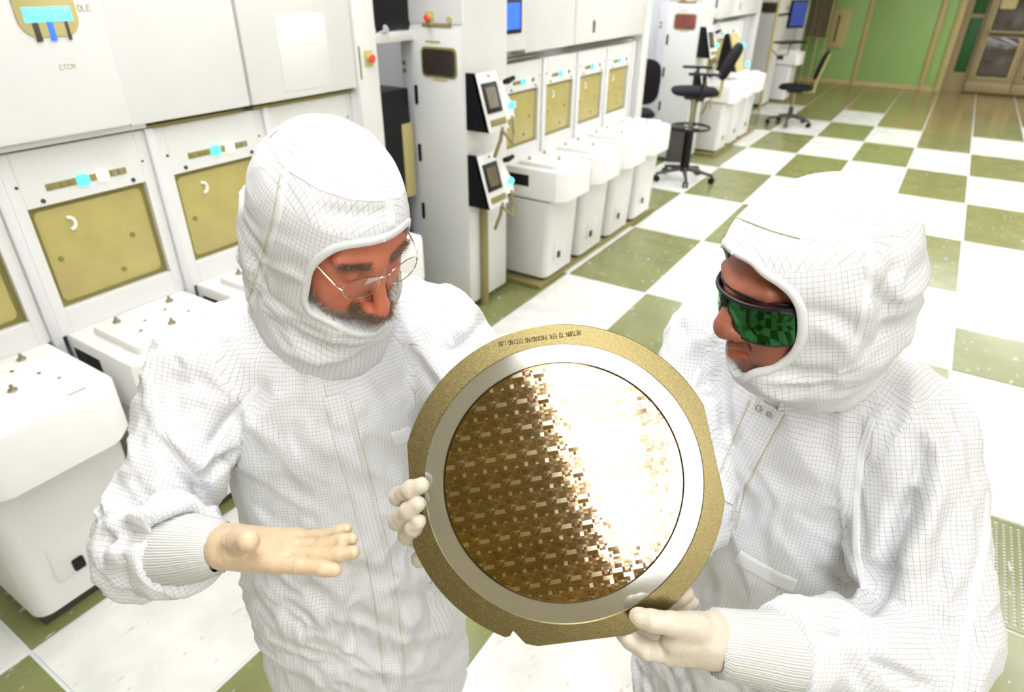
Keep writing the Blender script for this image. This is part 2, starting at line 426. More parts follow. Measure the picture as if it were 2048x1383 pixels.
# ---- near tool (left edge of the picture)
names = {0: 'white load port with docking shelf at the left edge of the photo',
         1: 'load port behind the left person\'s shoulder, black slot in shelf side',
         2: 'load port with olive door half hidden behind the left person\'s hood',
         3: 'load port hidden behind the left person\'s hood, only its cyan and yellow lamps showing'}
for k in range(4):
    load_port(names[k], 'load ports of the near tool', -10.706 + 0.506 * k)
ta = thing('process_tool', 'large white tool cabinet above the near load ports, with recessed display', 'machine', None, (XD, -10.5, 0))
def P(mb, name, m, par=ta, auto=30):
    o = mb.build(name, m, None, auto=auto); o.parent = par; o.matrix_parent_inverse = Matrix.Translation(-Vector(par.location)); return o
P(MB().box(-4.4, -2.875, -12.9, -8.80, 0.05, 2.7, 0.006), 'housing', 'panel2')
P(MB().box(-2.88, -2.725, -12.9, -10.03, 1.455, 2.7, 0.012), 'display_panel', 'panel')
P(MB().box(-2.88, -2.775, -12.9, -9.96, 1.43, 1.452, 0.004), 'ledge', 'panel')
P(MB().box(-2.88, -2.755, -10.022, -9.535, 1.447, 2.7, 0.006), 'upper_panel', 'panel')
P(MB().box(-2.88, -2.752, -9.525, -8.945, 1.447, 2.7, 0.006), 'upper_panel', 'panel')
P(MB().box(-2.752, -2.7495, -9.36, -9.10, 1.475, 1.76, 0.001), 'label_plate', 'panel')
P(MB().box(-2.88, -2.745, -8.935, -8.80, 0.05, 2.7, 0.006), 'end_post', 'panel')
P(MB().box(-2.815, -2.785, -9.955, -9.56, 1.424, 1.434), 'shadow_strip', 'olive_edge')  # dark strip stands in for the shade line under the upper panels
P(MB().box(-2.815, -2.785, -9.50, -8.96, 1.424, 1.434), 'shadow_strip', 'olive_edge')
P(MB().box(-2.746, -2.743, -8.925, -8.915, 1.48, 1.62), 'edge_trim', 'steel')
es = MB()
eo = bpy.data.objects.new('stop_switch', None); COL.objects.link(eo); eo.parent = ta; eo.matrix_parent_inverse = Matrix.Translation(-Vector(ta.location))
estop('e', '', (-2.745, -8.865, 1.565), X, Y, eo)
# recessed rounded display
dp = P(MB().prism(rrect(0.17, 0.42, 0.05), (-2.726, -10.195, 1.945), Y, Z, X, 0.006, 0.003), 'display_bezel', 'beige')
def PP(mb, name, m, par): 
    o = mb.build(name, m, None, auto=30); o.parent = par; return o
PP(MB().box(-2.721, -2.718, -10.262, -10.128, 1.775, 1.815, 0.001), 'display_band', 'tealscreen', dp)
PP(MB().box(-2.721, -2.7185, -10.205, -10.188, 1.725, 1.776, 0.001), 'light_bar', 'bluescreen', dp)
PP(MB().box(-2.721, -2.7185, -10.245, -10.228, 1.725, 1.776, 0.001), 'dark_bar', 'dark', dp)
PP(MB().box(-2.721, -2.7185, -10.155, -10.146, 1.725, 1.776, 0.001), 'dark_bar', 'dark', dp)
PP(lettering(MB(), 'IDLE', (-2.725, -10.115, 1.80), Y, Z, X, 0.016, 0.013), 'lettering', 'ink', dp)
PP(lettering(MB(), 'CTCM', (-2.725, -10.205, 1.645), Y, Z, X, 0.013, 0.012), 'lettering', 'ink', dp)

# ---- recess between the near tool and the next one
rk = thing('equipment_rack', 'narrow dark equipment rack in the gap between two white tools', 'rack', None, (-3.3, -8.5, 0))
P(MB().box(-3.44, -3.40, -8.80, -8.17, 0.0, 2.6), 'back_board', 'olive', rk)
P(MB().box(-3.38, -3.05, -8.70, -8.25, 0.75, 1.34, 0.01), 'controller', 'black', rk)
P(MB().box(-3.38, -3.02, -8.78, -8.19, 1.585, 1.635, 0.006), 'cross_tray', 'shelf', rk)
P(MB().box(-3.40, -3.05, -8.78, -8.19, 1.645, 2.5, 0.01), 'dark_unit', 'black', rk)
P(MB().box(-3.38, -3.12, -8.75, -8.22, 0.02, 0.72, 0.01), 'lower_unit', 'dark', rk)
P(MB().box(-3.06, -3.045, -8.33, -8.24, 0.72, 1.15, 0.004), 'grey_cover', 'beige', rk)
for y in (-8.55, -8.45): P(MB().cyl((-3.04, y, 1.64), (-3.0, y, 1.655), 0.022, 14), 'tray_fitting', 'chrome', rk)

# ---- second and third tool: tower with side window, consoles, four load ports
def tall_tool(label, y0, dx, glass, ports, plabel, blue, consoles=True):
    """tower corner at y0; everything measured from there"""
    t = thing('process_tool', label, 'machine', None, (XD + dx, y0, 0))
    def Q(mb, name, m, par=t):
        o = mb.build(name, m, par, auto=30); return o
    # tower (local: x from the door plane, y from the tower corner)
    Q(MB().box(-0.26, 0.12, 0.0, 0.42, 0.04, 2.7, 0.008), 'tower', 'panel')
    Q(MB().box(-0.355, -0.262, 0.025, 0.42, 0.04, 2.7, 0.006), 'tower_flank', 'panel2')
    Q(MB().box(-0.255, 0.105, -0.006, 0.002, 0.08, 1.655, 0.003), 'service_door', 'panel')
    Q(MB().box(-0.255, 0.105, -0.006, 0.002, 1.675, 2.6, 0.003), 'service_door', 'panel')
    w = Q(MB().prism(rrect(0.245, 0.155, 0.03), (-0.052, -0.006, 1.482), X, Z, (0, -1, 0), 0.006, 0.002), 'window_bezel', 'olive_edge')
    Q(MB().prism(rrect(0.222, 0.132, 0.024), (-0.052, -0.011, 1.482), X, Z, (0, -1, 0), 0.003), 'window_pane', glass, w)
    Q(MB().box(-0.10, 0.0, -0.008, -0.005, 1.385, 1.397), 'label_strip', 'beige')
    Q(MB().box(-0.14, -0.04, -0.008, -0.005, 1.578, 1.59), 'label_strip', 'beige')
    Q(MB().box(-0.16, 0.04, -0.008, -0.005, 1.655, 1.672), 'label_strip', 'seam')
    for z in (0.61, 0.97, 1.30):
        Q(MB().prism(rrect(0.022, 0.105, 0.009), (-0.228, -0.006, z), X, Z, (0, -1, 0), 0.005), 'hinge_slot', 'black')
    for x, z, r in ((-0.33, 1.46, .013), (-0.33, 1.42, .013), (-0.32, 1.70, .02)):
        Q(MB().disc((x, 0.025, z), (0, -1, 0), r, 0.006, 14), 'screw_cap', 'olive_edge')
    e = bpy.data.objects.new('stop_switch', None); COL.objects.link(e); e.parent = t
    estop('e', '', (-0.10, -0.006, 1.70), (0, -1, 0), X, e)
    Q(MB().disc((0.03, -0.006, 1.695), (0, -1, 0), 0.016, 0.008, 14), 'key_switch', 'beige')
    # recess strip beside the tower and panel with the blue screen
    Q(MB().box(-0.3, 0.06, 0.42, 0.47, 0.04, 2.7), 'recess_strip', 'olive_edge')
    bp = Q(MB().box(-0.3, 0.06, 0.47, 0.74, 1.50, 2.7, 0.01), 'screen_panel', 'panel')
    Q(MB().prism(rrect(0.20, 0.185, 0.012), (0.06, 0.565, 1.69), Y, Z, X, 0.006, 0.002), 'screen_bezel', 'black', bp)
    Q(MB().prism(rrect(0.15, 0.14, 0.012), (0.066, 0.565, 1.692), Y, Z, X, 0.003), 'blue_display', blue, bp)
    for y in (0.52, 0.58, 0.62): Q(MB().disc((0.06, y, 1.565), X, 0.012, 0.004, 12), 'screen_key', 'shelf', bp)
    # upper cabinet over the ports
    Q(MB().box(-1.5, -0.075, 0.42, 2.86, 0.05, 2.7, 0.006), 'housing', 'panel2')
    Q(MB().box(-0.08, 0.035, 0.76, 1.42, 1.475, 2.7, 0.008), 'upper_panel', 'panel')
    Q(MB().box(-0.08, 0.035, 1.43, 2.72, 1.475, 2.7, 0.008), 'upper_panel', 'panel')
    Q(MB().box(-0.08, 0.02, 2.73, 2.86, 0.05, 2.7, 0.006), 'end_post', 'panel')
    Q(MB().box(-0.02, 0.03, 0.54, 1.02, 1.445, 1.458), 'seam', 'steel')
    Q(MB().box(-0.02, 0.03, 1.42, 2.5, 1.455, 1.467), 'seam', 'steel')
    Q(MB().box(0.035, 0.037, 1.70, 1.74, 1.54, 1.62), 'caution_label', 'steel')
    Q(MB().box(-0.02, 0.33, 0.52, 2.62, 0.005, 0.03), 'floor_rail', 'seam')
    if consoles:
        # vertical cable duct
        Q(MB().tube([(0.14, 0.13, 0.0), (0.14, 0.13, 0.62), (0.15, 0.13, 0.72)], 0.026, 12), 'cable_duct', 'cable')
        for z0, sc in ((1.14, 'screen'), (0.70, 'screen')):
            c = Q(MB().prism([(0.0, 0.0), (0.155, 0.0), (0.065, 0.30), (0.0, 0.30)], (0.12, 0.0, z0), X, Z, Y, 0.02), 'console_bracket', 'black')
            # sloping face plate: axis down the slope and its normal
            a = np.array([0.09, 0, -0.30]); a /= np.linalg.norm(a); nn = np.array([0.30, 0, 0.09]); nn /= np.linalg.norm(nn)
            o = np.array([0.12 + 0.065, 0.0, z0 + 0.30])
            L = 0.315
            Q(MB().prism([(0, 0), (L, 0), (L, 0.20), (0, 0.20)], o - nn * 0.02, a, Y, nn, 0.024, 0.003), 'console_face', 'panel', c)
            Q(MB().prism([(0.055, 0.022), (0.215, 0.022), (0.215, 0.165), (0.055, 0.165)], o + nn * 0.004, a, Y, nn, 0.008, 0.002), 'console_bezel', 'black', c)
            Q(MB().prism([(0.08, 0.045), (0.19, 0.045), (0.19, 0.140), (0.08, 0.140)], o + nn * 0.012, a, Y, nn, 0.002), 'console_screen', sc, c)
            Q(MB().prism([(0.25, 0.03), (0.285, 0.03), (0.285, 0.18), (0.25, 0.18)], o + nn * 0.004, a, Y, nn, 0.006, 0.002), 'console_grip', 'olive_edge', c)
            Q(MB().disc(o + a * 0.022 + np.array([0, 0.11, 0]) + nn * 0.004, nn, 0.008, 0.003, 12), 'console_screw', 'olive_edge', c)
            Q(MB().prism([(0.06, 0.20), (0.27, 0.20), (0.27, 0.30), (0.20, 0.31), (0.10, 0.26), (0.06, 0.25)], o - nn * 0.03, a, Y, nn, 0.02, 0.003), 'pendant_holder', 'shelf', c)
            k = o + a * 0.07 + np.array([0, 0.24, 0]) + nn * 0.01
            Q(MB().tube([k, k + nn * 0.03, k + nn * 0.045 + np.array([0, 0.04, 0.01])], [0.014, 0.018, 0.012], 10), 'pendant_knob', 'black', c)
            k = o + a * 0.20 + np.array([0, 0.27, 0]) - nn * 0.005
            ball = MB(); ball.tube([k + nn * d for d in (0.0, 0.008, 0.018, 0.026, 0.03)], [0.012, 0.019, 0.021, 0.014, 0.004], 14)
            Q(ball, 'console_lamp', 'cyan', c)
            q = o + a * 0.30 + np.array([0, 0.12, 0])
            Q(MB().tube([q, q + np.array([0.03, 0.02, -0.05]), q + np.array([0.03, 0.08, -0.10]), q + np.array([-0.0, 0.14, -0.06]), q + np.array([-0.02, 0.15, 0.04])], 0.008, 8), 'console_cable', 'cable', c)
            Q(MB().tube([q + np.array([0, .02, 0]), q + np.array([0.0, 0.0, -0.07]), q + np.array([-0.02, -0.01, -0.13]), q + np.array([-0.04, 0.0, -0.17])], 0.011, 8), 'console_cable', 'cable', c)
    for k in range(ports):
        load_port(plabel[k], 'load ports of ' + ('the middle tool' if consoles and y0 < -6 else 'the far tools'), y0 + 0.80 + 0.506 * k, dx)
    return t
order = ['first (nearest)', 'second', 'third', 'last']
tall_tool('tall white tool with dark side window and two sloping consoles, mid room', -8.2, 0.0, 'darkglass', 4,
          ['%s white load-port cart of the row right of the two sloping consoles' % o for o in order], 'bluescreen')
tall_tool('far white tool with a red side window, behind the tall black chair', -3.75, -0.17, 'redglass', 3,
          ['%s small white load-port cart of the row beyond the tall black chair' % o for o in order], 'bluedim')
tall_tool('farthest white tool, behind the low black swivel chair, next to green wall', 0.65, -0.35, 'darkglass', 1,
          ['lone white load-port cart on the farthest tool near the green wall'], 'bluedim', False)
# grey strip curtain at the far end of the row
cu = thing('strip_curtain', 'dark grey hanging curtain beside the green wall', 'curtain', None, (-3.0, 3.6, 0))
b = MB(); n = 24
pts = [(0.10 * i / n * 4 - 0.1, 0.03 * math.sin(i * 1.7)) for i in range(n + 1)]
pts = pts + [(x, y + 0.012) for x, y in pts[::-1]]
b.prism(pts, (0.0, 0, 0.9), X, Y, Z, 1.9)
b.build('cloth', 'curtain', cu, auto=60)
MB().cyl((-0.1, 0.01, 2.8), (0.35, 0.01, 2.8), 0.015).build('rail', 'steel', cu)
for x in (-0.05, 0.12, 0.28):
    MB().cyl((x, 0.01, 0.0), (x, 0.01, 2.8), 0.012, 10).build('post', 'beige', cu)

# monitor with keyboard arm on the farthest tool
mo = thing('monitor_arm', 'flat monitor and keyboard tray on an arm at the farthest tool', 'monitor', None, (-2.82, 0.30, 0))
MB().prism(rrect(0.34, 0.38, 0.02), (0.12, -0.02, 1.42), (0.5, 0.866, 0), Z, (0.866, -0.5, 0), 0.03, 0.006).build('monitor', 'black', mo, auto=30)
MB().prism(rrect(0.29, 0.32, 0.01), (0.147, -0.036, 1.42), (0.5, 0.866, 0), Z, (0.866, -0.5, 0), 0.003).build('display', 'bluedim', mo)
MB().tube([(-0.12, -0.22, 1.40), (0.0, -0.12, 1.42), (0.10, 0.0, 1.42)], 0.02, 10).build('arm', 'dark', mo)
MB().cyl((-0.12, -0.22, 0.0), (-0.12, -0.22, 1.62), 0.022, 12).build('pole', 'beige', mo)
MB().prism(rrect(0.55, 0.24, 0.03), (0.10, 0.0, 1.02), (0.5, 0.866, 0), (0.866, -0.5, 0), Z, 0.025, 0.006).build('keyboard_tray', 'black', mo, auto=30)
MB().tube([(-0.12, -0.22, 0.95), (-0.02, -0.15, 0.85), (0.10, -0.02, 0.86), (0.12, 0.0, 1.02)], 0.012, 8).build('tray_bracket', 'cable', mo)
# sloping pendant console of the far tool
pc = thing('pendant_console', 'black wedge console standing over the far load-port carts', 'console', None, (-2.85, -2.95, 0))
MB().prism([(0.0, 0.0), (0.24, 0.0), (0.09, 0.40), (0.04, 0.40)], (0.0, 0.0, 0.93), X, Z, Y, 0.03).build('wedge', 'black', pc)
MB().prism([(0.24, 0.0), (0.26, 0.0), (0.11, 0.40), (0.09, 0.40)], (0.0, 0.0, 0.93), X, Z, Y, 0.30).build('face', 'beige', pc)
for z, d in ((1.20, 0.16), (1.0, 0.24)): MB().tube([np.array([d + 0.03 + q, 0.28, z]) for q in (0, 0.02, 0.04)], [0.02, 0.03, 0.01], 12).build('lamp', 'cyan', pc)
MB().tube([(0.05, 0.1, 1.0), (-0.05, 0.1, 1.02), (-0.12, 0.1, 1.02)], 0.02, 10).build('bracket_arm', 'cable', pc)

# ================================================================== chairs
def swivel_base(t, z_hub, r, ring=None, n=5, a0=0.3):
    for k in range(n):
        a = a0 + k * 2 * math.pi / n; c, s = math.cos(a), math.sin(a)
        MB().tube([(0.02 * c, 0.02 * s, 0.13), (r * 0.6 * c, r * 0.6 * s, 0.105), (r * c, r * s, 0.085)], [0.026, 0.020, 0.015], 8).build('base_spoke', 'dark', t)
        w = MB(); o = np.array([r * c, r * s, 0.032]); q = np.array([-s, c, 0])
        for sg in (-1, 1): w.cyl(o + q * 0.008 * sg, o + q * 0.026 * sg, 0.032, 14)
        w.cyl(o + np.array([0, 0, 0.02]), o + np.array([0, 0, 0.06]), 0.01, 8)
        w.build('castor', 'black', t, auto=40)
    MB().cyl((0, 0, 0.09), (0, 0, z_hub * 0.55), 0.032, 14).build('outer_column', 'dark', t, auto=35)
    MB().cyl((0, 0, z_hub * 0.5), (0, 0, z_hub), 0.018, 14).build('gas_lift', 'steel', t, auto=35)
    if ring:
        b = MB().tube([(ring[1] * math.cos(a), ring[1] * math.sin(a), ring[0]) for a in np.linspace(0, 2 * math.pi, 25)[:-1]], 0.013, 8, closed=True)
        for k in range(3):
            a = k * 2.09; b.tube([(0.02 * math.cos(a), 0.02 * math.sin(a), ring[0]), (ring[1] * math.cos(a), ring[1] * math.sin(a), ring[0])], 0.009, 6)
        b.build('foot_ring', 'black', t, auto=40)
def cushion(t, name, m, c, ax, ay, az, w, h, d, puff=0.02):
    """padded cushion: rounded-rectangle slab, domed on its outer side"""
    c, ax, ay, az = (np.array(q, float) for q in (c, ax, ay, az)); v = []; f = []
    n = 28; rings = [(0.90, -d / 2), (1.0, -d / 2 + 0.012), (1.0, d / 2 - 0.015), (0.93, d / 2), (0.6, d / 2 + puff * 0.7), (0.02, d / 2 + puff)]
    for s, z in rings:
        for k in range(n):
            a = 2 * math.pi * k / n; ca, sa = math.cos(a), math.sin(a); e = 0.55
            x = math.copysign(abs(ca) ** e, ca) * w / 2 * s; y = math.copysign(abs(sa) ** e, sa) * h / 2 * s
            v.append(c + ax * x + ay * y + az * z)
    for i in range(len(rings) - 1):
        for k in range(n): f.append((i * n + k, i * n + (k + 1) % n, (i + 1) * n + (k + 1) % n, (i + 1) * n + k))
    f.append(tuple(range(n))[::-1]); f.append(tuple((len(rings) - 1) * n + k for k in range(n)))
    return MB().add(v, f).build(name, m, t, auto=60)
def lab_chair(label, loc, rot, zs, back_h, tilt, arms, ring, back=0.42, group='black swivel chairs'):
    t = thing('lab_chair', label, 'chair', group, loc); t.rotation_euler = (0, 0, rot)
    swivel_base(t, zs - 0.06, 0.30, ring)
    MB().box(-0.10, 0.10, -0.09, 0.09, zs - 0.07, zs - 0.035, 0.008).build('mechanism', 'dark', t, auto=30)
    cushion(t, 'seat', 'blackcloth', (0, 0, zs), X, Y, Z, 0.46, 0.46, 0.05)
    st, ct = math.sin(tilt), math.cos(tilt); up = np.array([-st, 0, ct]); nn = np.array([ct, 0, st])
    o = np.array([-0.22, 0, zs + 0.10])
    cushion(t, 'backrest', 'blackcloth', o + up * (back_h / 2 + 0.02), Y, up, nn, back, back_h, 0.045)
    MB().tube([(-0.08, 0, zs - 0.05), (-0.25, 0, zs - 0.04), o - nn * 0.03 + up * 0.02, o - nn * 0.03 + up * back_h * 0.95], [0.018, 0.02, 0.016, 0.014], 8).build('back_bar', 'beige', t, auto=40)
    if arms:
        for s in (-1, 1):
            MB().tube([(0.0, 0.20 * s, zs - 0.04), (-0.02, 0.29 * s, zs - 0.02), (-0.04, 0.29 * s, zs + 0.18)], 0.014, 8).build('arm_post', 'black', t, auto=40)
            MB().box(-0.18, 0.12, 0.29 * s - 0.03, 0.29 * s + 0.03, zs + 0.18, zs + 0.205, 0.01).build('armrest', 'black', t, auto=40)
    return t
tc = lab_chair('tall black lab chair with tilted backrest and foot ring, castors on floor', (-2.60, -4.42, 0), math.radians(205), 0.90, 0.36, 0.42, True, (0.55, 0.20), 0.36)
lab_chair('black chair mostly hidden behind the end of the middle tool', (-3.22, -4.50, 0), math.radians(120), 0.64, 0.44, 0.10, False, None, 0.44)
lab_chair('low black swivel chair with rounded back and steel back bar, near green wall', (-2.33, -0.62, 0), math.radians(185), 0.52, 0.40, 0.25, False, None, 0.40)
MB().box(0.05, 0.20, -0.08, 0.08, 0.20, 0.56, 0.012).build('lift_housing', 'dark', tc, auto=35)
MB().cyl((0, 0, 0.10), (0, 0, 0.52), 0.05, 14).build('column_sleeve', 'black', tc, auto=35)
# ================================================================== implicit-surface modelling kit
def nz(v): v = np.array(v, float); return v / np.linalg.norm(v)
def A3(*p): return np.array(p, float)

def s_cap(p, a, b, ra, rb, fl=None, k=1.0):
    """tapered capsule; fl = (axis, factor) flattens it along that axis"""
    a = np.asarray(a, float); b = np.asarray(b, float)
    if fl is not None:
        ax, f = fl; q = (p - a) @ ax; p = p + np.outer(q * (1 / f - 1), ax)
        b = b + ax * ((b - a) @ ax) * (1 / f - 1)
    ab = b - a; t = np.clip(((p - a) @ ab) / (ab @ ab), 0, 1)
    return (np.linalg.norm(p - a - t[:, None] * ab, axis=1) - (ra + (rb - ra) * t)) * k
def s_ell(p, c, B, r):
    q = (p - c) @ B; r = np.asarray(r, float)
    k0 = np.linalg.norm(q / r, axis=1); k1 = np.linalg.norm(q / (r * r), axis=1) + 1e-9
    return k0 * (k0 - 1) / k1
def s_box(p, c, B, h, r):
    q = np.abs((p - c) @ B) - (np.asarray(h, float) - r)
    return np.linalg.norm(np.maximum(q, 0), axis=1) + np.minimum(q.max(1), 0) - r
def smin(a, b, k):
    h = np.clip(0.5 + 0.5 * (b - a) / k, 0, 1); return b + (a - b) * h - k * h * (1 - h)
def smax(a, b, k): return -smin(-a, -b, k)
def poly2(q, P):
    """signed distance to a closed polygon, q (n,2)"""
    P = np.asarray(P, float); d = np.full(len(q), 1e9); s = np.ones(len(q))
    for i in range(len(P)):
        a = P[i]; b = P[i - 1]; e = b - a; w = q - a
        bb = w - np.outer(np.clip(w @ e / (e @ e + 1e-12), 0, 1), e); d = np.minimum(d, (bb * bb).sum(1))
        c1 = q[:, 1] >= a[1]; c2 = q[:, 1] < b[1]; c3 = e[0] * w[:, 1] > e[1] * w[:, 0]
        fl_ = (c1 & c2 & c3) | (~c1 & ~c2 & ~c3); s[fl_] *= -1
    return s * np.sqrt(d)
def grad(fn, p, e=4e-4):
    g = np.stack([fn(p + e * np.eye(3)[k]) - fn(p - e * np.eye(3)[k]) for k in range(3)], 1) / (2 * e)
    return g
def surf(fn, lo, hi, h, newton=2):
    """surface nets of fn on a grid of step h, coarse-to-fine; returns verts, quads"""
    lo = np.asarray(lo, float); hi = np.asarray(hi, float); C = 4
    n = np.ceil((hi - lo) / (h * C)).astype(int)
    g = [lo[k] + h * C * (np.arange(n[k]) + 0.5) for k in range(3)]
    G = np.stack(np.meshgrid(*g, indexing='ij'), -1).reshape(-1, 3)
    cv = fn(G).reshape(n); near = np.abs(cv) < h * C * 1.6
    V = np.repeat(np.repeat(np.repeat(cv, C, 0), C, 1), C, 2); mk = np.repeat(np.repeat(np.repeat(near, C, 0), C, 1), C, 2)
    I = np.argwhere(mk); pts = lo + h * (I + 0.5)
    out = np.empty(len(pts))
    for s in range(0, len(pts), 400000): out[s:s + 400000] = fn(pts[s:s + 400000])
    V[mk] = out
    ins = V < 0; sh = tuple(np.array(V.shape) - 1)
    cnt = np.zeros(sh, int); 
    for dx in (0, 1):
        for dy in (0, 1):
            for dz in (0, 1): cnt += ins[dx:dx + sh[0], dy:dy + sh[1], dz:dz + sh[2]]
    act = (cnt > 0) & (cnt < 8); ids = -np.ones(sh, int); cells = np.argwhere(act); ids[act] = np.arange(len(cells))
    acc = np.zeros((len(cells), 3)); w = np.zeros(len(cells))
    corners = [(i, j, k) for i in (0, 1) for j in (0, 1) for k in (0, 1)]
    for a in corners:
        for ax in range(3):
            if a[ax]: continue
            b = list(a); b[ax] = 1
            va = V[tuple((cells + a).T)]; vb = V[tuple((cells + b).T)]; m = (va < 0) != (vb < 0)
            t = np.where(m, va / np.where(va == vb, 1, va - vb), 0)
            p = cells + np.array(a, float); p[:, ax] += t
            acc[m] += p[m]; w[m] += 1
    vert = lo + h * (acc / w[:, None] + 0.5)
    Q = []
    for ax in range(3):
        o1, o2 = (ax + 1) % 3, (ax + 2) % 3
        a = [slice(None)] * 3; b = [slice(None)] * 3; a[ax] = slice(0, -1); b[ax] = slice(1, None)
        df = ins[tuple(a)] != ins[tuple(b)]; E = np.argwhere(df)
        ok = (E[:, o1] > 0) & (E[:, o2] > 0) & (E[:, o1] < sh[o1]) & (E[:, o2] < sh[o2]); E = E[ok]
        q = []
        for d1, d2 in ((-1, -1), (0, -1), (0, 0), (-1, 0)):
            c = E.copy(); c[:, o1] += d1; c[:, o2] += d2; q.append(ids[tuple(c.T)])
        q = np.stack(q, 1); fl_ = ins[tuple(E.T)]; q[~fl_] = q[~fl_][:, ::-1]; Q.append(q)
    Q = np.concatenate(Q); Q = Q[(Q >= 0).all(1)]
    for _ in range(newton):
        g = grad(fn, vert); d = fn(vert); l2 = (g * g).sum(1) + 1e-6
        vert = vert - np.clip(d / l2, -h, h)[:, None] * g
    return vert, Q
def normals(v, q):
    a = np.cross(v[q[:, 2]] - v[q[:, 0]], v[q[:, 3]] - v[q[:, 1]])
    n = np.zeros_like(v)
    for k in range(4):
        for c in range(3): n[:, c] += np.bincount(q[:, k], a[:, c], len(v))
    return n / (np.linalg.norm(n, axis=1, keepdims=True) + 1e-12)
def npmesh(name, v, q, m, parent=None, uv=None, col=None):
    me = bpy.data.meshes.new(name)
    me.vertices.add(len(v)); me.vertices.foreach_set('co', np.asarray(v, np.float32).ravel())
    k = q.shape[1]
    me.loops.add(q.size); me.loops.foreach_set('vertex_index', q.astype(np.int32).ravel())
    me.polygons.add(len(q)); me.polygons.foreach_set('loop_start', np.arange(0, q.size, k, dtype=np.int32))
    try: me.polygons.foreach_set('loop_total', np.full(len(q), k, np.int32))
    except Exception: pass
    me.update(calc_edges=True); me.validate()
    if uv is not None:
        l = me.uv_layers.new(name='cloth'); l.data.foreach_set('uv', np.asarray(uv, np.float32).ravel())
    if col is not None:
        c = me.attributes.new('tone', 'FLOAT_COLOR', 'POINT'); cc = np.ones((len(v), 4), np.float32); cc[:, :col.shape[1]] = col
        c.data.foreach_set('color', cc.ravel())
    return link(name, me, m, parent, True, 0)

# value noise on a hashed lattice
def vnoise(p, seed=0):
    i = np.floor(p).astype(np.int64); f = p - i; f = f * f * (3 - 2 * f); r = 0
    def hsh(c):
        x = (c[:, 0] * 374761393 + c[:, 1] * 668265263 + c[:, 2] * 2147483647 + seed * 974634777) & 0xffffffff
        x = ((x ^ (x >> 13)) * 1274126177) & 0xffffffff; x = x ^ (x >> 16); return (x & 0xffff) / 65535.0
    for a in (0, 1):
        for b in (0, 1):
            for c in (0, 1):
                w = (f[:, 0] if a else 1 - f[:, 0]) * (f[:, 1] if b else 1 - f[:, 1]) * (f[:, 2] if c else 1 - f[:, 2])
                r = r + w * hsh(i + np.array([a, b, c]))
    return r * 2 - 1
def fold(p, B, sc, seed):
    """ridged cloth folds, anisotropic in basis B"""
    q = (p @ B) * np.asarray(sc, float)
    q = q + 0.6 * np.stack([vnoise(q * 0.7 + 7.3, seed + 1), vnoise(q * 0.7 + 3.1, seed + 2), vnoise(q * 0.7 + 11.7, seed + 3)], 1)
    return 1 - 2 * np.abs(vnoise(q, seed)) + 0.4 * (1 - 2 * np.abs(vnoise(q * 2.1 + 5, seed + 5)))

def seg_dist(p, P):
    """distance to a 3D polyline and the parameter along it (0..1)"""
    d = np.full(len(p), 1e9); tt = np.zeros(len(p)); n = len(P) - 1
    for i in range(n):
        a, b = P[i], P[i + 1]; e = b - a; t = np.clip((p - a) @ e / (e @ e + 1e-12), 0, 1)
        q = np.linalg.norm(p - a - t[:, None] * e, axis=1); m = q < d; d[m] = q[m]; tt[m] = (i + t[m]) / n
    return d, tt
def resample(P, step):
    P = [np.asarray(p, float) for p in P]; out = []
    for a, b in zip(P, P[1:]):
        n = max(1, int(np.linalg.norm(b - a) / step)); out += [a + (b - a) * k / n for k in range(n)]
    return out + [P[-1]]
def smooth_path(P, it=2, closed=False):
    P = [np.asarray(p, float) for p in P]
    for _ in range(it):
        Q = []
        m = len(P)
        for i in range(m if closed else m - 1):
            a, b = P[i], P[(i + 1) % m]; Q += [a * 0.75 + b * 0.25, a * 0.25 + b * 0.75]
        P = Q if closed else [P[0]] + Q + [P[-1]]
    return P
def cast(bvh, pix, step=5):
    """photo polyline laid on a surface: points and normals where its sight lines meet the mesh"""
    out = []; nn = []
    for u, v in resample([np.array(q, float) for q in pix], step):
        d = ray(u, v); h = bvh.ray_cast(Vector(CAM), Vector(d / np.linalg.norm(d)))
        if h[0] is not None: out.append(np.array(h[0])); nn.append(np.array(h[1]))
    return out, nn

# ------------------------------------------------------------------ cloth, glove and skin materials
def cloth_material(name, base, line, strength):
    k = N(name); uv = k.n('ShaderNodeUVMap'); uv.uv_map = 'cloth'
    sx = k.n('ShaderNodeSeparateXYZ'); k.l(uv.outputs[0], sx.inputs[0])
    def lines(o):
        fr = k.math('FRACT', k.math('MULTIPLY', o, 1 / 0.0062)); a = k.math('ABSOLUTE', k.math('SUBTRACT', fr, 0.5))
        r = k.ramp(a, [(0.44, (0, 0, 0)), (0.49, (1, 1, 1))]); return r
    g = k.math('MAXIMUM', lines(sx.outputs[0]), lines(sx.outputs[1]))
    n1 = k.noise(60, 2, uv.outputs[0]); g = k.math('MULTIPLY', g, k.math('ADD', k.math('MULTIPLY', n1, 0.8), strength))
    k.l(k.mix(g, base, line), k.b.inputs['Base Color'])
    k.set(Roughness=0.75); k.b.inputs['Specular IOR Level'].default_value = 0.2
    k.bump(k.noise(240, 2, k.coord()), 0.08, 0.001)
    return k.m
M['cloth'] = cloth_material('white_grid_fabric', lin(214, 214, 218), lin(118, 108, 52), 0.24)
M['trim'] = mat('white_binding', lin(218, 218, 220), 0.75, var=0.03, scale=200, spec=0.2)
M['stitch'] = mat('olive_stitching', lin(196, 190, 150), 0.8, var=0.1, scale=200, spec=0.1)
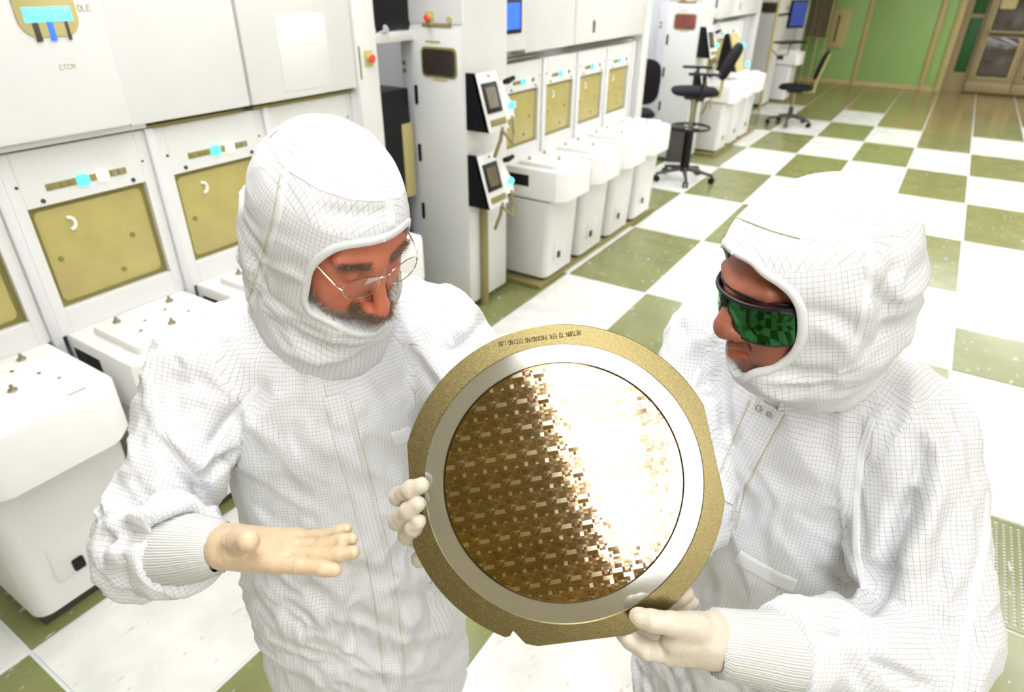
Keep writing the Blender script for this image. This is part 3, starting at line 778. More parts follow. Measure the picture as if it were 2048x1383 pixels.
def glove_material(name, base):
    k = N(name); co = k.coord(); n = k.noise(55, 4, co)
    k.l(k.ramp(n, [(0.3, tuple(c * 0.93 for c in base[:3])), (0.7, base)]), k.b.inputs['Base Color'])
    mp = k.n('ShaderNodeMapping'); mp.inputs['Scale'].default_value = (140, 60, 90); k.l(co, mp.inputs[0])
    k.set(Roughness=0.42); k.bump(k.noise(1.0, 3, mp.outputs[0]), 0.25, 0.0016)
    k.b.inputs['Subsurface Weight'].default_value = 0.15; k.b.inputs['Subsurface Radius'].default_value = (0.01, 0.006, 0.004)
    return k.m
M['glove'] = glove_material('latex_glove', lin(200, 176, 144))
M['glove2'] = glove_material('white_latex_glove', lin(200, 188, 170))
def knit_material():
    k = N('ribbed_knit'); uv = k.n('ShaderNodeUVMap'); uv.uv_map = 'cloth'
    wv = k.n('ShaderNodeTexWave'); wv.inputs['Scale'].default_value = 90; wv.inputs['Distortion'].default_value = 0.4; k.l(uv.outputs[0], wv.inputs[0])
    k.l(k.ramp(wv.outputs[1], [(0.2, lin(184, 182, 174)), (0.7, lin(210, 210, 209))]), k.b.inputs['Base Color'])
    k.set(Roughness=0.85); k.bump(wv.outputs[1], 0.5, 0.0015); return k.m
M['knit'] = knit_material()
def skin_material(name, base, warm, scale=60):
    k = N(name); co = k.coord(); at_ = k.n('ShaderNodeAttribute'); at_.attribute_name = 'tone'
    n = k.noise(scale, 4, co); 
    b = k.ramp(n, [(0.3, tuple(c * 0.88 for c in base[:3])), (0.7, tuple(min(1, c * 1.08) for c in base[:3]))])
    mul = k.n('ShaderNodeMix', data_type='RGBA', blend_type='MULTIPLY'); mul.inputs[0].default_value = 1.0
    k.l(b, mul.inputs[6]); k.l(at_.outputs['Color'], mul.inputs[7])
    k.l(mul.outputs[2], k.b.inputs['Base Color'])
    k.set(Roughness=0.45); k.b.inputs['Specular IOR Level'].default_value = 0.4
    k.b.inputs['Subsurface Weight'].default_value = 0.12; k.b.inputs['Subsurface Radius'].default_value = warm; k.b.inputs['Subsurface Scale'].default_value = 0.006
    k.bump(k.noise(420, 2, co), 0.12, 0.0006)
    return k.m
M['skin_m'] = skin_material('ruddy_skin', lin(190, 112, 84), (1.0, 0.35, 0.2))
M['skin_w'] = skin_material('brown_skin', lin(146, 86, 66), (1.0, 0.4, 0.25))

# ------------------------------------------------------------------ a figure in a clean-room suit
class Fig: pass
def body_uv(v, q, parts, n):
    """per-corner cloth coordinates: every face belongs to the nearest limb"""
    c = v[q].mean(1); best = np.full(len(c), 1e9); lab = np.zeros(len(c), int)
    for i, (a, b, ra, rb, ref) in enumerate(parts):
        d = s_cap(c, a, b, ra, rb) + (0.0 if ref is None else 0)
        m = d < best; best[m] = d[m]; lab[m] = i
    uv = np.zeros((len(q), 4, 2)); nf = n[q].mean(1)
    for i, (a, b, ra, rb, ref) in enumerate(parts):
        m = lab == i
        if not m.any(): continue
        P = v[q[m]]                              # (k,4,3)
        ax = nz(np.asarray(b) - a); x = np.array(ref, float); x = x - ax * (x @ ax); x = nz(x); y = np.cross(ax, x)
        r = P - a; ang = np.arctan2(r @ y, r @ x)
        a0 = ang[:, :1]; ang = a0 + (ang - a0 + math.pi) % (2 * math.pi) - math.pi
        uv[m, :, 0] = ang * (ra + rb) / 2; uv[m, :, 1] = r @ ax
        fc = np.abs(nf[m] @ ax) > 0.72; t_ = uv[m]; t_[fc, :, 0] = (r @ x)[fc]; t_[fc, :, 1] = (r @ y)[fc]; uv[m] = t_
    return uv.reshape(-1, 2)

def strokes(v, n, bvh, S):
    """creases and ridges: (photo polyline, height, width[, taper])"""
    d = np.zeros(len(v))
    for pix, hgt, wid in S:
        P, _ = cast(bvh, pix, 8)
        if len(P) < 2: continue
        lo = np.min(P, 0) - 3 * wid; hi = np.max(P, 0) + 3 * wid
        m = ((v > lo) & (v < hi)).all(1)
        if not m.any(): continue
        dd, t = seg_dist(v[m], P); tp = np.sin(np.clip(t, 0.0, 1) * math.pi) ** 0.5 * 0.8 + 0.2
        d[m] += 1.5 * hgt * tp * np.exp(-(dd / wid) ** 2)
    return v + n * d[:, None]
def surface_ribbon(bvh, pix, w, lift, step=6, th=0.0008):
    """flat band that follows a surface along a photo polyline; returns verts, quads, cloth coords"""
    pts = resample([np.array(q, float) for q in pix], step); m = len(pts); rows = []; L = 0.0
    for i, p in enumerate(pts):
        d = nz(ray(*p)); h = bvh.ray_cast(Vector(CAM), Vector(d))
        if h[0] is None: continue
        t = nz(pts[min(i + 1, m - 1)] - pts[max(i - 1, 0)]); s = np.array([-t[1], t[0]])
        depth = (np.array(h[0]) - CAM) @ RC[2]; pw = w * F_PX / depth
        row = []
        for k in np.linspace(-0.5, 0.5, 9):
            q = p + s * pw * k; h2 = bvh.ray_cast(Vector(CAM), Vector(nz(ray(*q))))
            if h2[0] is None or abs((np.array(h2[0]) - CAM) @ RC[2] - depth) > 0.05: h2 = h
            e = lift + th if abs(k) < 0.49 else -0.0008
            row.append(np.array(h2[0]) + np.array(h2[1]) * e)
        rows.append(row)
    v = np.array(rows)                                # smooth a little along the strip
    for _ in range(2): v[1:-1] = (v[:-2] + 2 * v[1:-1] + v[2:]) / 4
    n = len(v); q = np.array([(i * 9 + k, (i + 1) * 9 + k, (i + 1) * 9 + k + 1, i * 9 + k + 1) for i in range(n - 1) for k in range(8)])
    ln = np.concatenate([[0], np.cumsum(np.linalg.norm(np.diff(v[:, 4], axis=0), axis=1))])
    uv = np.array([[(k / 8 * w, ln[i]), (k / 8 * w, ln[i + 1]), ((k + 1) / 8 * w, ln[i + 1]), ((k + 1) / 8 * w, ln[i])] for i in range(n - 1) for k in range(8)]).reshape(-1, 2)
    return v.reshape(-1, 3), q, uv
def ribbon(P, Nn, w, lift, th=0.0008, closed=False):
    mb = MB(); m = len(P); v = []
    for i in range(m):
        a = P[(i - 1) % m] if (closed or i) else P[i]; b = P[(i + 1) % m] if (closed or i < m - 1) else P[i]
        t = nz(b - a); nn = nz(Nn[i]); s = nz(np.cross(t, nn)); nn = np.cross(s, t)
        o = P[i] + nn * lift
        v += [o - s * w / 2 - nn * (lift + 0.0006), o - s * w * 0.46 + nn * th, o + nn * th * 1.15, o + s * w * 0.46 + nn * th, o + s * w / 2 - nn * (lift + 0.0006)]
    f = []
    for i in range(m if closed else m - 1):
        j = (i + 1) % m
        for k in range(4): f.append((i * 5 + k, j * 5 + k, j * 5 + k + 1, i * 5 + k + 1))
    return mb.add(v, f)
def bvh_of(v, q): return BVHTree.FromPolygons([tuple(x) for x in v], [tuple(int(i) for i in x) for x in q])
# ================================================================== wafer pose (needed by the hands)
WC = at(1127, 968, 0.8075); WN = -RC[2]                      # centre and normal
WX = RC[0].copy(); WYV = -RC[1]
def on_ring(u, v, lift=0.0):
    d = ray(u, v); t = ((WC - CAM) @ WN) / (d @ WN); return CAM + d * t + WN * lift
def tr(u, v):
    d = ray(u, v); return ((WC - CAM) @ WN) / (d @ WN)

# ================================================================== the two people
def head_sdf(man):
    def fn(p):                                   # p in head space (left, forward, up)
        I = np.eye(3)
        d = s_ell(p, A3(0, -0.008, 0.022), I, (0.076, 0.098, 0.110))
        d = smin(d, s_ell(p, A3(0, 0.034, -0.025), I, (0.064, 0.060, 0.088)), 0.03)
        d = smin(d, s_ell(p, A3(0, 0.045, -0.068), I, (0.047, 0.046, 0.036)), 0.02)
        for s in (-1, 1):
            d = smin(d, s_ell(p, A3(0.036 * s, 0.066, -0.020), I, (0.026, 0.024, 0.026)), 0.02)      # cheeks
            d = smin(d, s_ell(p, A3(0.030 * s, 0.070, -0.052), I, (0.022, 0.020, 0.024)), 0.02)
            d = smin(d, s_cap(p, A3(0.008 * s, 0.089, 0.034), A3(0.048 * s, 0.074, 0.040), 0.010, 0.009), 0.014)  # brow
            d = smax(d, -s_ell(p, A3(0.032 * s, 0.106, 0.016), I, (0.019, 0.020, 0.013)), 0.014)     # sockets
            d = smin(d, s_ell(p, A3(0.032 * s, 0.0775, 0.015), I, (0.0150, 0.0140, 0.0115)), 0.004)  # lids
            d = smax(d, -s_cap(p, A3(0.020 * s, 0.0925, 0.0085), A3(0.044 * s, 0.0880, 0.0085), 0.0012, 0.0012), 0.002)  # lid line
        nf, nu = (0.133, -0.037) if man else (0.124, -0.020)
        w = 0.95 if man else 1.3
        d = smin(d, s_cap(p, A3(0, 0.088, 0.024), A3(0, nf - 0.014, nu + 0.010), 0.0085, 0.0105 * w), 0.012)
        d = smin(d, s_ell(p, A3(0, nf - 0.012, nu), I, (0.0125 * w, 0.0125, 0.0115)), 0.008)
        for s in (-1, 1):
            d = smin(d, s_ell(p, A3(0.0135 * s * w, nf - 0.024, nu - 0.002), I, (0.0095 * w, 0.013, 0.009)), 0.006)
            d = smax(d, -s_ell(p, A3(0.008 * s, nf - 0.020, nu - 0.013), I, (0.0045, 0.006, 0.005)), 0.003)
            d = smax(d, -s_cap(p, A3(0.021 * s, 0.096, -0.026), A3(0.033 * s, 0.088, -0.050), 0.0015, 0.0015), 0.006)   # smile fold
        lu = -0.052
        f0 = 0.0 if man else 0.006
        for s in (-1, 1):
            d = smin(d, s_cap(p, A3(0.0, 0.0955 + f0, lu + 0.0055), A3((0.026 if man else 0.031) * s, 0.0850 if man else 0.0815, lu + 0.002), 0.0072 if man else 0.0082, 0.0035), 0.005)
            d = smin(d, s_cap(p, A3(0.0, 0.0935 + f0, lu - 0.0085), A3((0.022 if man else 0.027) * s, 0.0855 if man else 0.083, lu - 0.001), 0.0085 if man else 0.0105, 0.0035), 0.005)
            d = smax(d, -s_cap(p, A3(0.0, 0.1045 + f0, lu - 0.0008), A3((0.026 if man else 0.033) * s, 0.0895 if man else 0.086, lu - 0.0005), 0.0014, 0.0012), 0.003)
        d = smin(d, s_ell(p, A3(0, 0.078, -0.086), I, (0.021, 0.018, 0.016)), 0.016)       # chin
        d = smin(d, s_cap(p, A3(0, -0.01, -0.06), A3(0, -0.03, -0.16), 0.055, 0.055), 0.03)
        return d
    return fn

def head_frame(c, F, U):
    F = nz(F); U = np.array(U, float); U = nz(U - F * (U @ F)); S = np.cross(U, F)
    return np.array(c, float), np.stack([S, F, U], 1)

def tri_strands(P, D, L, w, seed):
    """thin tapering hairs: roots P, directions D"""
    r = np.random.RandomState(seed); n = len(P)
    side = np.cross(D, r.randn(n, 3)); side /= np.linalg.norm(side, axis=1, keepdims=True) + 1e-9
    w = w * (0.7 + 0.6 * r.rand(n))[:, None]; L = L * (0.6 + 0.8 * r.rand(n))[:, None]
    bend = r.randn(n, 3) * 0.25
    mid = P + D * L * 0.5; tip = P + (D + bend) * L
    v = np.concatenate([P - side * w, P + side * w, mid + side * w * 0.7 + bend * L * 0.1, mid - side * w * 0.7 + bend * L * 0.1, tip])
    i = np.arange(n)
    q = np.stack([i, i + n, i + 2 * n, i + 3 * n], 1); t = np.stack([i + 3 * n, i + 2 * n, i + 4 * n], 1)
    mb = MB(); mb.v = [tuple(x) for x in v]; mb.f = [tuple(x) for x in q] + [tuple(x) for x in t]
    return mb

def hand_fn(palm, fingers, k=0.006, kp=0.012):
    """palm: list of capsules / boxes; fingers: list of joint chains [(point, radius), ...]"""
    def fn(p):
        d = None
        for a, b, ra, rb in palm:
            x = s_cap(p, a, b, ra, rb); d = x if d is None else smin(d, x, kp)
        res = None
        for ch in fingers:
            x = None
            for (a, ra), (b, rb) in zip(ch, ch[1:]):
                y = s_cap(p, a, b, ra, rb); x = y if x is None else smin(x, y, 0.004)
            res = smin(d, x, k) if res is None else np.minimum(res, smin(d, x, k))
        return res
    return fn
def make_hand(name, par, m, palm, fingers, h=0.0016, k=0.005):
    fn = hand_fn(palm, fingers, k)
    pts = np.array([q for a, b, _, _ in palm for q in (a, b)] + [q for c in fingers for q, _ in c])
    v, q = surf(fn, pts.min(0) - 0.04, pts.max(0) + 0.04, h)
    n = normals(v, q)
    v = v + n * (0.0006 * fold(v, np.eye(3), (70, 70, 70), 31))[:, None]      # loose latex creases
    return npmesh(name, v, q, m, par)
def ring_around(a, b, r, w=0.0012, lift=0.0, n=28, arc=None):
    """thin glove crease round a finger segment"""
    ax = nz(np.array(b) - a); x = nz(np.cross(ax, A3(0.3, 0.5, 0.8))); y = np.cross(ax, x)
    return [np.array(a) + (r + lift) * (math.cos(t) * x + math.sin(t) * y) for t in np.linspace(0, 2 * math.pi, n + 1)[:-1]]

def cuff(name, par, pts, rad, flat=0.9, n=48):
    """ribbed knit cuff: lofted sleeve with a folded lip"""
    P = [np.asarray(p, float) for p in pts]; v = []; uv = []; m = len(P)
    T = [nz((P[min(i + 1, m - 1)] - P[max(i - 1, 0)])) for i in range(m)]
    x = nz(np.cross(T[0], A3(0, 0, 1))); L = 0.0; f = []; U = []
    for i in range(m):
        if i: L += np.linalg.norm(P[i] - P[i - 1])
        x = nz(x - T[i] * (x @ T[i])); y = np.cross(T[i], x)
        for k in range(n):
            a = 2 * math.pi * k / n; rr = rad[i] * (1 + 0.02 * math.cos(a * 24))
            v.append(P[i] + rr * (math.cos(a) * x + flat * math.sin(a) * y)); uv.append((k / n * 0.28, L))
    for i in range(m - 1):
        for k in range(n):
            k2 = (k + 1) % n; f.append((i * n + k, i * n + k2, (i + 1) * n + k2, (i + 1) * n + k))
            for j, kk in ((i, k), (i, k + 1), (i + 1, k + 1), (i + 1, k)):
                U.append((kk / n * 0.28, uv[j * n][1]))
    o = npmesh(name, np.array(v), np.array(f), 'knit', par, np.array(U)); return o

# ---- build one dressed figure -------------------------------------------------
def dress(fig, T, label, M0, S, F, shz, arms, hood_extra, headc, HF, HU, man, folds, seed, crown, opening, lean=(0, 0)):
    S = np.array(S, float); F = np.array(F, float)
    B = lambda s, f, z: A3(M0[0] + s * S[0] + f * F[0] + lean[0] * (z - 1.0), M0[1] + s * S[1] + f * F[1] + lean[1] * (z - 1.0), z)
    hc, HB = head_frame(headc, HF, HU)
    H = lambda s, f, u: hc + HB @ A3(s, f, u)
    w = fig['w']; fl = (F, fig['flat'])
    limbs = [(B(0, 0, 0.80), B(0, 0, 1.35), 0.17, 0.17, F)]
    for sh, el, wr, r in arms: limbs += [(sh, el, r[0], r[1], F), (el, wr, r[1], r[2], A3(0, 0, 1))]
    def suit(p):
        d = s_cap(p, B(0, 0.0, 0.62), B(0, 0.005, 1.05), 0.205 * w, 0.185 * w, fl, 0.8)
        d = smin(d, s_cap(p, B(0, 0.005, 1.05), B(0, 0.012, 1.25), 0.185 * w, 0.180 * w, fl, 0.8), 0.04)
        d = smin(d, s_cap(p, B(-0.135 * w, -0.012, shz), B(0.135 * w, -0.012, shz), 0.078, 0.078), 0.06)
        d = smin(d, s_cap(p, B(0, 0, shz - 0.02), B(0, 0.01, shz + 0.075), 0.105, 0.075), 0.05)
        for sg in (-1, 1):
            d = smin(d, s_cap(p, B(0.095 * sg, 0.0, 0.86), B(0.11 * sg, 0.01, 0.47), 0.115, 0.095), 0.03)
            d = smin(d, s_cap(p, B(0.11 * sg, 0.01, 0.47), B(0.12 * sg, -0.01, 0.085), 0.092, 0.07), 0.03)
            d = smin(d, s_cap(p, B(0.12 * sg, -0.03, 0.05), B(0.13 * sg, 0.15, 0.042), 0.05, 0.042), 0.03)
        a = None
        for sh, el, wr, r in arms:
            ax_ = nz(np.asarray(wr) - el); fo = smax(s_cap(p, el, wr, r[1], r[2]), (p - wr) @ ax_, 0.006)
            x = smin(s_cap(p, sh, el, r[0], r[1]), fo, 0.012)
            d = smin(d, x, 0.022)
        return np.maximum(d, -p[:, 2] + 0.001)
    pts = np.array([B(-0.3, -0.25, 0), B(0.3, 0.3, 0), B(-0.3, 0.3, 1.5), B(0.3, -0.25, 1.5)] + [q for a in arms for q in a[:3]])
    lo = pts.min(0) - 0.10; hi = pts.max(0) + 0.10; lo[2] = -0.02
    v, q = surf(suit, lo, hi, 0.0054)
    n = normals(v, q)
    # general drape folds, stronger on the sleeves and at the waist
    R1 = np.stack([nz(S + 0.8 * A3(0, 0, 1)), nz(F), nz(A3(0, 0, 1) - 0.8 * S)], 1)
    amp = 0.0075 + 0.006 * np.clip((1.15 - v[:, 2]) * 3, 0, 1)
    for sh, el, wr, r in arms:
        dd, _ = seg_dist(v, [np.asarray(sh), np.asarray(el), np.asarray(wr)]); amp = amp + 0.0085 * np.clip(1.5 - dd / 0.075, 0, 1)
        dw = np.abs((v - wr) @ nz(np.asarray(wr) - el)) + np.maximum(0, np.linalg.norm(v - wr, axis=1) - 0.09); damp = np.clip(dw / 0.05, 0.12, 1); amp = amp * damp
        de = np.linalg.norm(v - el, axis=1); amp = amp + 0.004 * np.exp(-(de / 0.09) ** 2)
    v = v + n * (amp * (fold(v, R1, (15, 8, 6), seed) - 0.3 + 0.35 * fold(v, np.eye(3), (30, 30, 15), seed + 20)))[:, None]
    bv = bvh_of(v, q); v = strokes(v, n, bv, folds); n = normals(v, q)
    so = npmesh('suit', v, q, 'cloth', T, body_uv(v, q, limbs, n))
    fig['bvh'] = bvh_of(v, q); fig['B'] = B; fig['H'] = H; fig['HB'] = HB; fig['hc'] = hc; fig['suit'] = so
    # ---- hood
    def hood0(p):
        l = (p - hc) @ HB; I = np.eye(3)
        d = s_ell(l, A3(*crown[0]), I, crown[1])
        for a, b, ra, rb, k in hood_extra: d = smin(d, s_cap(l, A3(*a), A3(*b), ra, rb), k)
        d = smin(d, s_cap(p, H(0, -0.03, -0.07), B(0, 0.0, shz + 0.02), *fig['neck']), 0.04)
        return d
    # opening: the visible edge follows the photo, the hidden side mirrors it
    near = []
    for u, vv in opening['pix']:
        d = nz(ray(u, vv)); t = 0.4; P = None
        for _ in range(80):
            P = CAM + d * t; s = hood0(P[None])[0]; t += s * 0.9
            if abs(s) < 2e-4: break
        near.append(((P - hc) @ HB)[[0, 2]])
    sg = opening['sign']; near = np.array(near)
    near = [(max(0.0, a * sg), b) for a, b in near]
    mu = max(b for _, b in near); near[0] = (0.0, mu + 0.0012); near[1] = (near[1][0], max(near[1][1], mu + 0.0008)); lu_ = min(b for _, b in near); near[-1] = (0.0, lu_ - 0.0008)
    poly = [(a * sg, b) for a, b in near] + [(-a * sg, b) for a, b in near[::-1]]
    poly = [np.array(p_) for p_ in poly]
    poly = smooth_path(poly, 1, True); fine = smooth_path(poly, 1, True); fig['poly'] = poly
    f0 = opening['depth']
    def hood(p):
        d = hood0(p); l = (p - hc) @ HB
        m = np.abs(d) < 0.08; o = np.full(len(p), 1.0)
        if m.any(): o[m] = np.maximum(poly2(l[m][:, [0, 2]], poly), f0 - l[m][:, 1])
        return smax(d, -o, 0.004)
    c3 = np.array([H(a, b, c) for a in (-.15, .15) for b in (-.17, .16) for c in (-.2, .17)] + [B(0, 0, shz)])
    v, q = surf(hood, c3.min(0) - 0.02, c3.max(0) + 0.02, 0.0042)
    n = normals(v, q); l = (v - hc) @ HB
    edge = np.abs(poly2(l[:, [0, 2]], poly)); front = l[:, 1] > 0.0
    amp = 0.0020 + 0.0042 * np.clip((0.06 - l[:, 2]) * 12, 0, 1) + 0.0018 * (l[:, 1] < -0.03)
    amp *= np.where(front, np.clip(edge / 0.03, 0.1, 1), 1)
    R2 = np.stack([nz(HB[:, 0] + 0.9 * HB[:, 1]), HB[:, 2], nz(HB[:, 1] - HB[:, 0])], 1)
    v = v + n * (amp * (fold(v, R2, (13, 22, 13), seed + 40) - 0.2))[:, None]
    bv = bvh_of(v, q); v = strokes(v, n, bv, opening.get('folds', [])); n = normals(v, q); l = (v - hc) @ HB
    P = l[q]; nl = (n @ HB)[q].mean(1); uv = np.zeros((len(q), 4, 2))
    ang = np.arctan2(P[:, :, 0], P[:, :, 1] + 0.02); a0 = ang[:, :1]; ang = a0 + (ang - a0 + math.pi) % (2 * math.pi) - math.pi
    topm = (P[:, :, 2].mean(1) > crown[2]) 
    uv[:, :, 0] = np.where(topm[:, None], P[:, :, 0], ang * 0.11); uv[:, :, 1] = np.where(topm[:, None], P[:, :, 1], P[:, :, 2])
    ho = npmesh('hood', v, q, 'cloth', T, uv.reshape(-1, 2)); fig['hood_bvh'] = bvh_of(v, q)
    # binding round the face opening
    rim = []; rn = []
    for p2 in fine:
        p2 = p2 * 1.0; t = 0.16; P0 = None
        for _ in range(60):
            P0 = H(p2[0], t, p2[1]); s = hood0(P0[None])[0]; t -= s * 0.8
            if abs(s) < 2e-4: break
        rim.append(P0)
    g = grad(hood0, np.array(rim)); cen = np.mean(poly, 0)
    out = []
    for P0, nn, p2 in zip(rim, g, fine):
        d2 = nz(np.array([p2[0] - cen[0], p2[1] - cen[1]])); e = HB[:, 0] * d2[0] + HB[:, 2] * d2[1]
        nn = nz(nn); e = nz(e - nn * (e @ nn)); out.append(P0 + e * 0.0062)
    ribbon(out, list(g), 0.0112, 0.0004, 0.0006, closed=True).build('hood_binding', 'trim', ho, auto=0)
    MB().tube([o + nz(nn) * 0.0006 - nz(o - H(cen[0], 0.09, cen[1])) * 0.0056 for o, nn in zip(out, g)], 0.0009, 6, closed=True).build('opening_edge', 'trim', ho, auto=0)
    # ---- head
    fn = head_sdf(man)
    v, q = surf(fn, (-0.10, -0.04, -0.12), (0.10, 0.15, 0.10), 0.0020)
    fig['head_local'] = (v, q)
    return ho
# ---------------------------------------------------------------- left person
TM = thing('person', 'person in white hooded suit with wire glasses and grey beard, palm held out', 'person', None, (-1.21, -10.62, 0))
def adopt(T, o):
    o.matrix_parent_inverse = Matrix.Translation(-Vector(T.location)); return o
man = dict(w=1.0, flat=0.72, neck=(0.090, 0.105))
mF, mS = A3(.8, -.6, 0), A3(.6, .8, 0)
mid = A3(-1.21, -10.62, 0)
m_shR = mid - 0.185 * mS + A3(0, 0, 1.345); m_shL = mid + 0.185 * mS + A3(0, 0, 1.355)
m_elR = at(298, 1084, 0.99); m_wrR = at(372, 1100, 0.874)
m_elL = at(1005, 880, 1.10); m_wrL = at(935, 1010, 0.93)
man_folds = [
    ([(318, 878), (360, 925), (405, 985), (425, 1015)], -0.014, 0.010), ([(405, 960), (440, 925), (470, 905)], -0.014, 0.009),
    ([(400, 968), (430, 1000), (480, 1040)], -0.010, 0.010), ([(335, 870), (385, 920), (410, 940)], 0.010, 0.012),
    ([(200, 1078), (260, 1068), (330, 1055), (400, 1030)], -0.016, 0.011), ([(215, 1050), (300, 1035), (390, 1000)], 0.010, 0.012),
    ([(290, 1100), (310, 1160), (330, 1235)], -0.006, 0.012), ([(240, 1110), (245, 1160), (270, 1210)], -0.006, 0.010),
    ([(340, 1090), (350, 1150), (380, 1200)], 0.006, 0.012),
    ([(560, 780), (500, 850), (430, 930)], 0.006, 0.016), ([(545, 770), (470, 830), (415, 900)], -0.006, 0.014), ([(600, 800), (560, 900), (520, 1000)], -0.004, 0.02),
    ([(300, 700), (300, 790), (320, 870)], 0.005, 0.012), ([(350, 690), (345, 780), (360, 860)], -0.005, 0.012),
    ([(800, 1080), (860, 1180), (880, 1300)], -0.010, 0.02), ([(830, 1200), (800, 1300), (790, 1383)], 0.008, 0.02),
    ([(620, 1170), (560, 1220), (500, 1250)], -0.006, 0.02), ([(700, 1160), (640, 1240), (560, 1290)], 0.005, 0.02), ([(740, 1200), (680, 1300), (600, 1370)], -0.005, 0.02),
    ([(880, 560), (930, 600), (970, 640)], 0.006, 0.014), ([(850, 590), (900, 650), (920, 700)], -0.008, 0.014), ([(1000, 620), (940, 680), (900, 700)], -0.014, 0.014),
]
man_open = dict(pix=[(778, 489), (736, 493), (701, 496), (675, 503), (655, 514), (637, 529), (625, 547), (620, 575), (614, 595), (616, 609), (625, 625), (653, 636), (677, 646), (710, 663), (741, 667)],
                sign=-1, depth=0.005,
                folds=[([(500, 560), (540, 600), (600, 640)], -0.004, 0.010), ([(520, 520), (570, 540), (612, 560)], 0.004, 0.010), ([(540, 640), (600, 680), (680, 700)], -0.006, 0.012),
                       ([(560, 690), (640, 720), (720, 700)], 0.006, 0.014), ([(495, 500), (520, 560), (505, 610)], -0.006, 0.010), ([(640, 420), (700, 430), (790, 425)], -0.003, 0.010)])
hood_m = dress(man, TM, '', mid, mS, mF, 1.372, [(m_shR, m_elR, m_wrR, (0.084, 0.066, 0.061)), (m_shL, m_elL, m_wrL, (0.090, 0.082, 0.060))],
      [((0, 0.030, -0.055), (0, 0.050, -0.085), 0.080, 0.074, 0.04), ((0, 0.02, -0.10), (0, 0.052, -0.175), 0.082, 0.074, 0.03), ((0, -0.05, -0.03), (0, -0.06, -0.09), 0.085, 0.09, 0.04)],
      (-1.100, -10.660, 1.597), (.847, -.144, -.511), (.494, -.143, .858), True, man_folds, 3, ((0, -0.018, 0.028), (0.098, 0.120, 0.119), 0.085), man_open)
for c in TM.children: adopt(TM, c)

# ---------------------------------------------------------------- right person
TW = thing('person', 'person in white hooded suit with green mirrored safety glasses, gripping the ring', 'person', None, (-0.49, -10.25, 0))
wom = dict(w=0.92, flat=0.74, neck=(0.078, 0.086))
wF, wS = A3(-.30, -.954, 0), A3(.954, -.30, 0)
wmid = A3(-0.49, -10.25, 0)
w_shL = wmid + 0.155 * wS + A3(0, 0, 1.315); w_shR = wmid - 0.18 * wS + A3(0, 0, 1.335)
w_elL = at(1850, 1300, 0.93); w_wrL = at(1560, 1303, 0.840)
w_elR = at(1365, 1000, 1.10); w_wrR = at(1210, 1115, 0.90)
wom_folds = [
    ([(1835, 980), (1800, 1060), (1770, 1150), (1745, 1215)], -0.020, 0.012), ([(1860, 900), (1830, 980), (1810, 1030)], -0.012, 0.010),
    ([(1870, 960), (1850, 1050), (1790, 1130)], 0.014, 0.016), ([(1750, 1130), (1735, 1180), (1745, 1215)], -0.012, 0.010),
    ([(1640, 1140), (1700, 1180), (1740, 1215)], -0.012, 0.014), ([(1600, 1200), (1660, 1230), (1720, 1225)], -0.010, 0.012),
    ([(1640, 1262), (1690, 1262), (1730, 1240)], -0.012, 0.010), ([(1700, 1260), (1740, 1300), (1790, 1360)], -0.012, 0.012), ([(1660, 1265), (1720, 1310), (1760, 1383)], 0.010, 0.012),
    ([(1760, 1330), (1820, 1360), (1860, 1383)], -0.012, 0.010),
    ([(1690, 820), (1685, 950), (1690, 1080), (1730, 1190)], 0.005, 0.010), ([(1720, 850), (1715, 1000), (1725, 1110)], -0.005, 0.012), ([(1850, 830), (1835, 900), (1840, 960)], -0.006, 0.010),
    ([(1500, 900), (1600, 890), (1680, 870)], 0.004, 0.02), ([(1400, 760), (1380, 850), (1440, 940)], -0.006, 0.016),
    ([(1940, 1000), (1930, 1100), (1900, 1200)], 0.006, 0.014), ([(1880, 1000), (1890, 1100), (1860, 1200)], -0.006, 0.016),
    ([(1240, 1250), (1270, 1330), (1300, 1383)], -0.006, 0.016),
]
wom_open = dict(pix=[(1466, 515), (1494, 537), (1524, 554), (1551, 570), (1577, 591), (1592, 617), (1595, 643), (1594, 670), (1585, 698), (1559, 722), (1529, 734), (1503, 738), (1485, 750), (1472, 753)],
                sign=1, depth=0.005,
                folds=[([(1600, 620), (1680, 640), (1740, 700)], -0.004, 0.012), ([(1740, 560), (1790, 620), (1760, 680)], -0.007, 0.012), ([(1720, 480), (1760, 560), (1740, 640)], 0.004, 0.012),
                       ([(1640, 640), (1690, 680), (1720, 740)], 0.004, 0.012), ([(1560, 420), (1640, 440), (1740, 440)], -0.003, 0.01), ([(1800, 520), (1770, 590), (1790, 650)], -0.006, 0.012)])
hood_w = dress(wom, TW, '', wmid, wS, wF, 1.338, [(w_shL, w_elL, w_wrL, (0.086, 0.082, 0.062)), (w_shR, w_elR, w_wrR, (0.086, 0.080, 0.06))],
      [((0, 0.022, -0.05), (0, 0.040, -0.082), 0.078, 0.068, 0.04), ((0, -0.038, 0.01), (0, -0.045, -0.04), 0.095, 0.085, 0.05), ((0, -0.012, -0.08), (0, -0.012, -0.12), 0.070, 0.064, 0.03)],
      (-0.5235, -10.408, 1.562), (-.677, -.677, -.288), (-.22, -.187, .957), False, wom_folds, 11, ((0, -0.012, 0.030), (0.100, 0.116, 0.108), 0.075), wom_open)
for c in TW.children: adopt(TW, c)

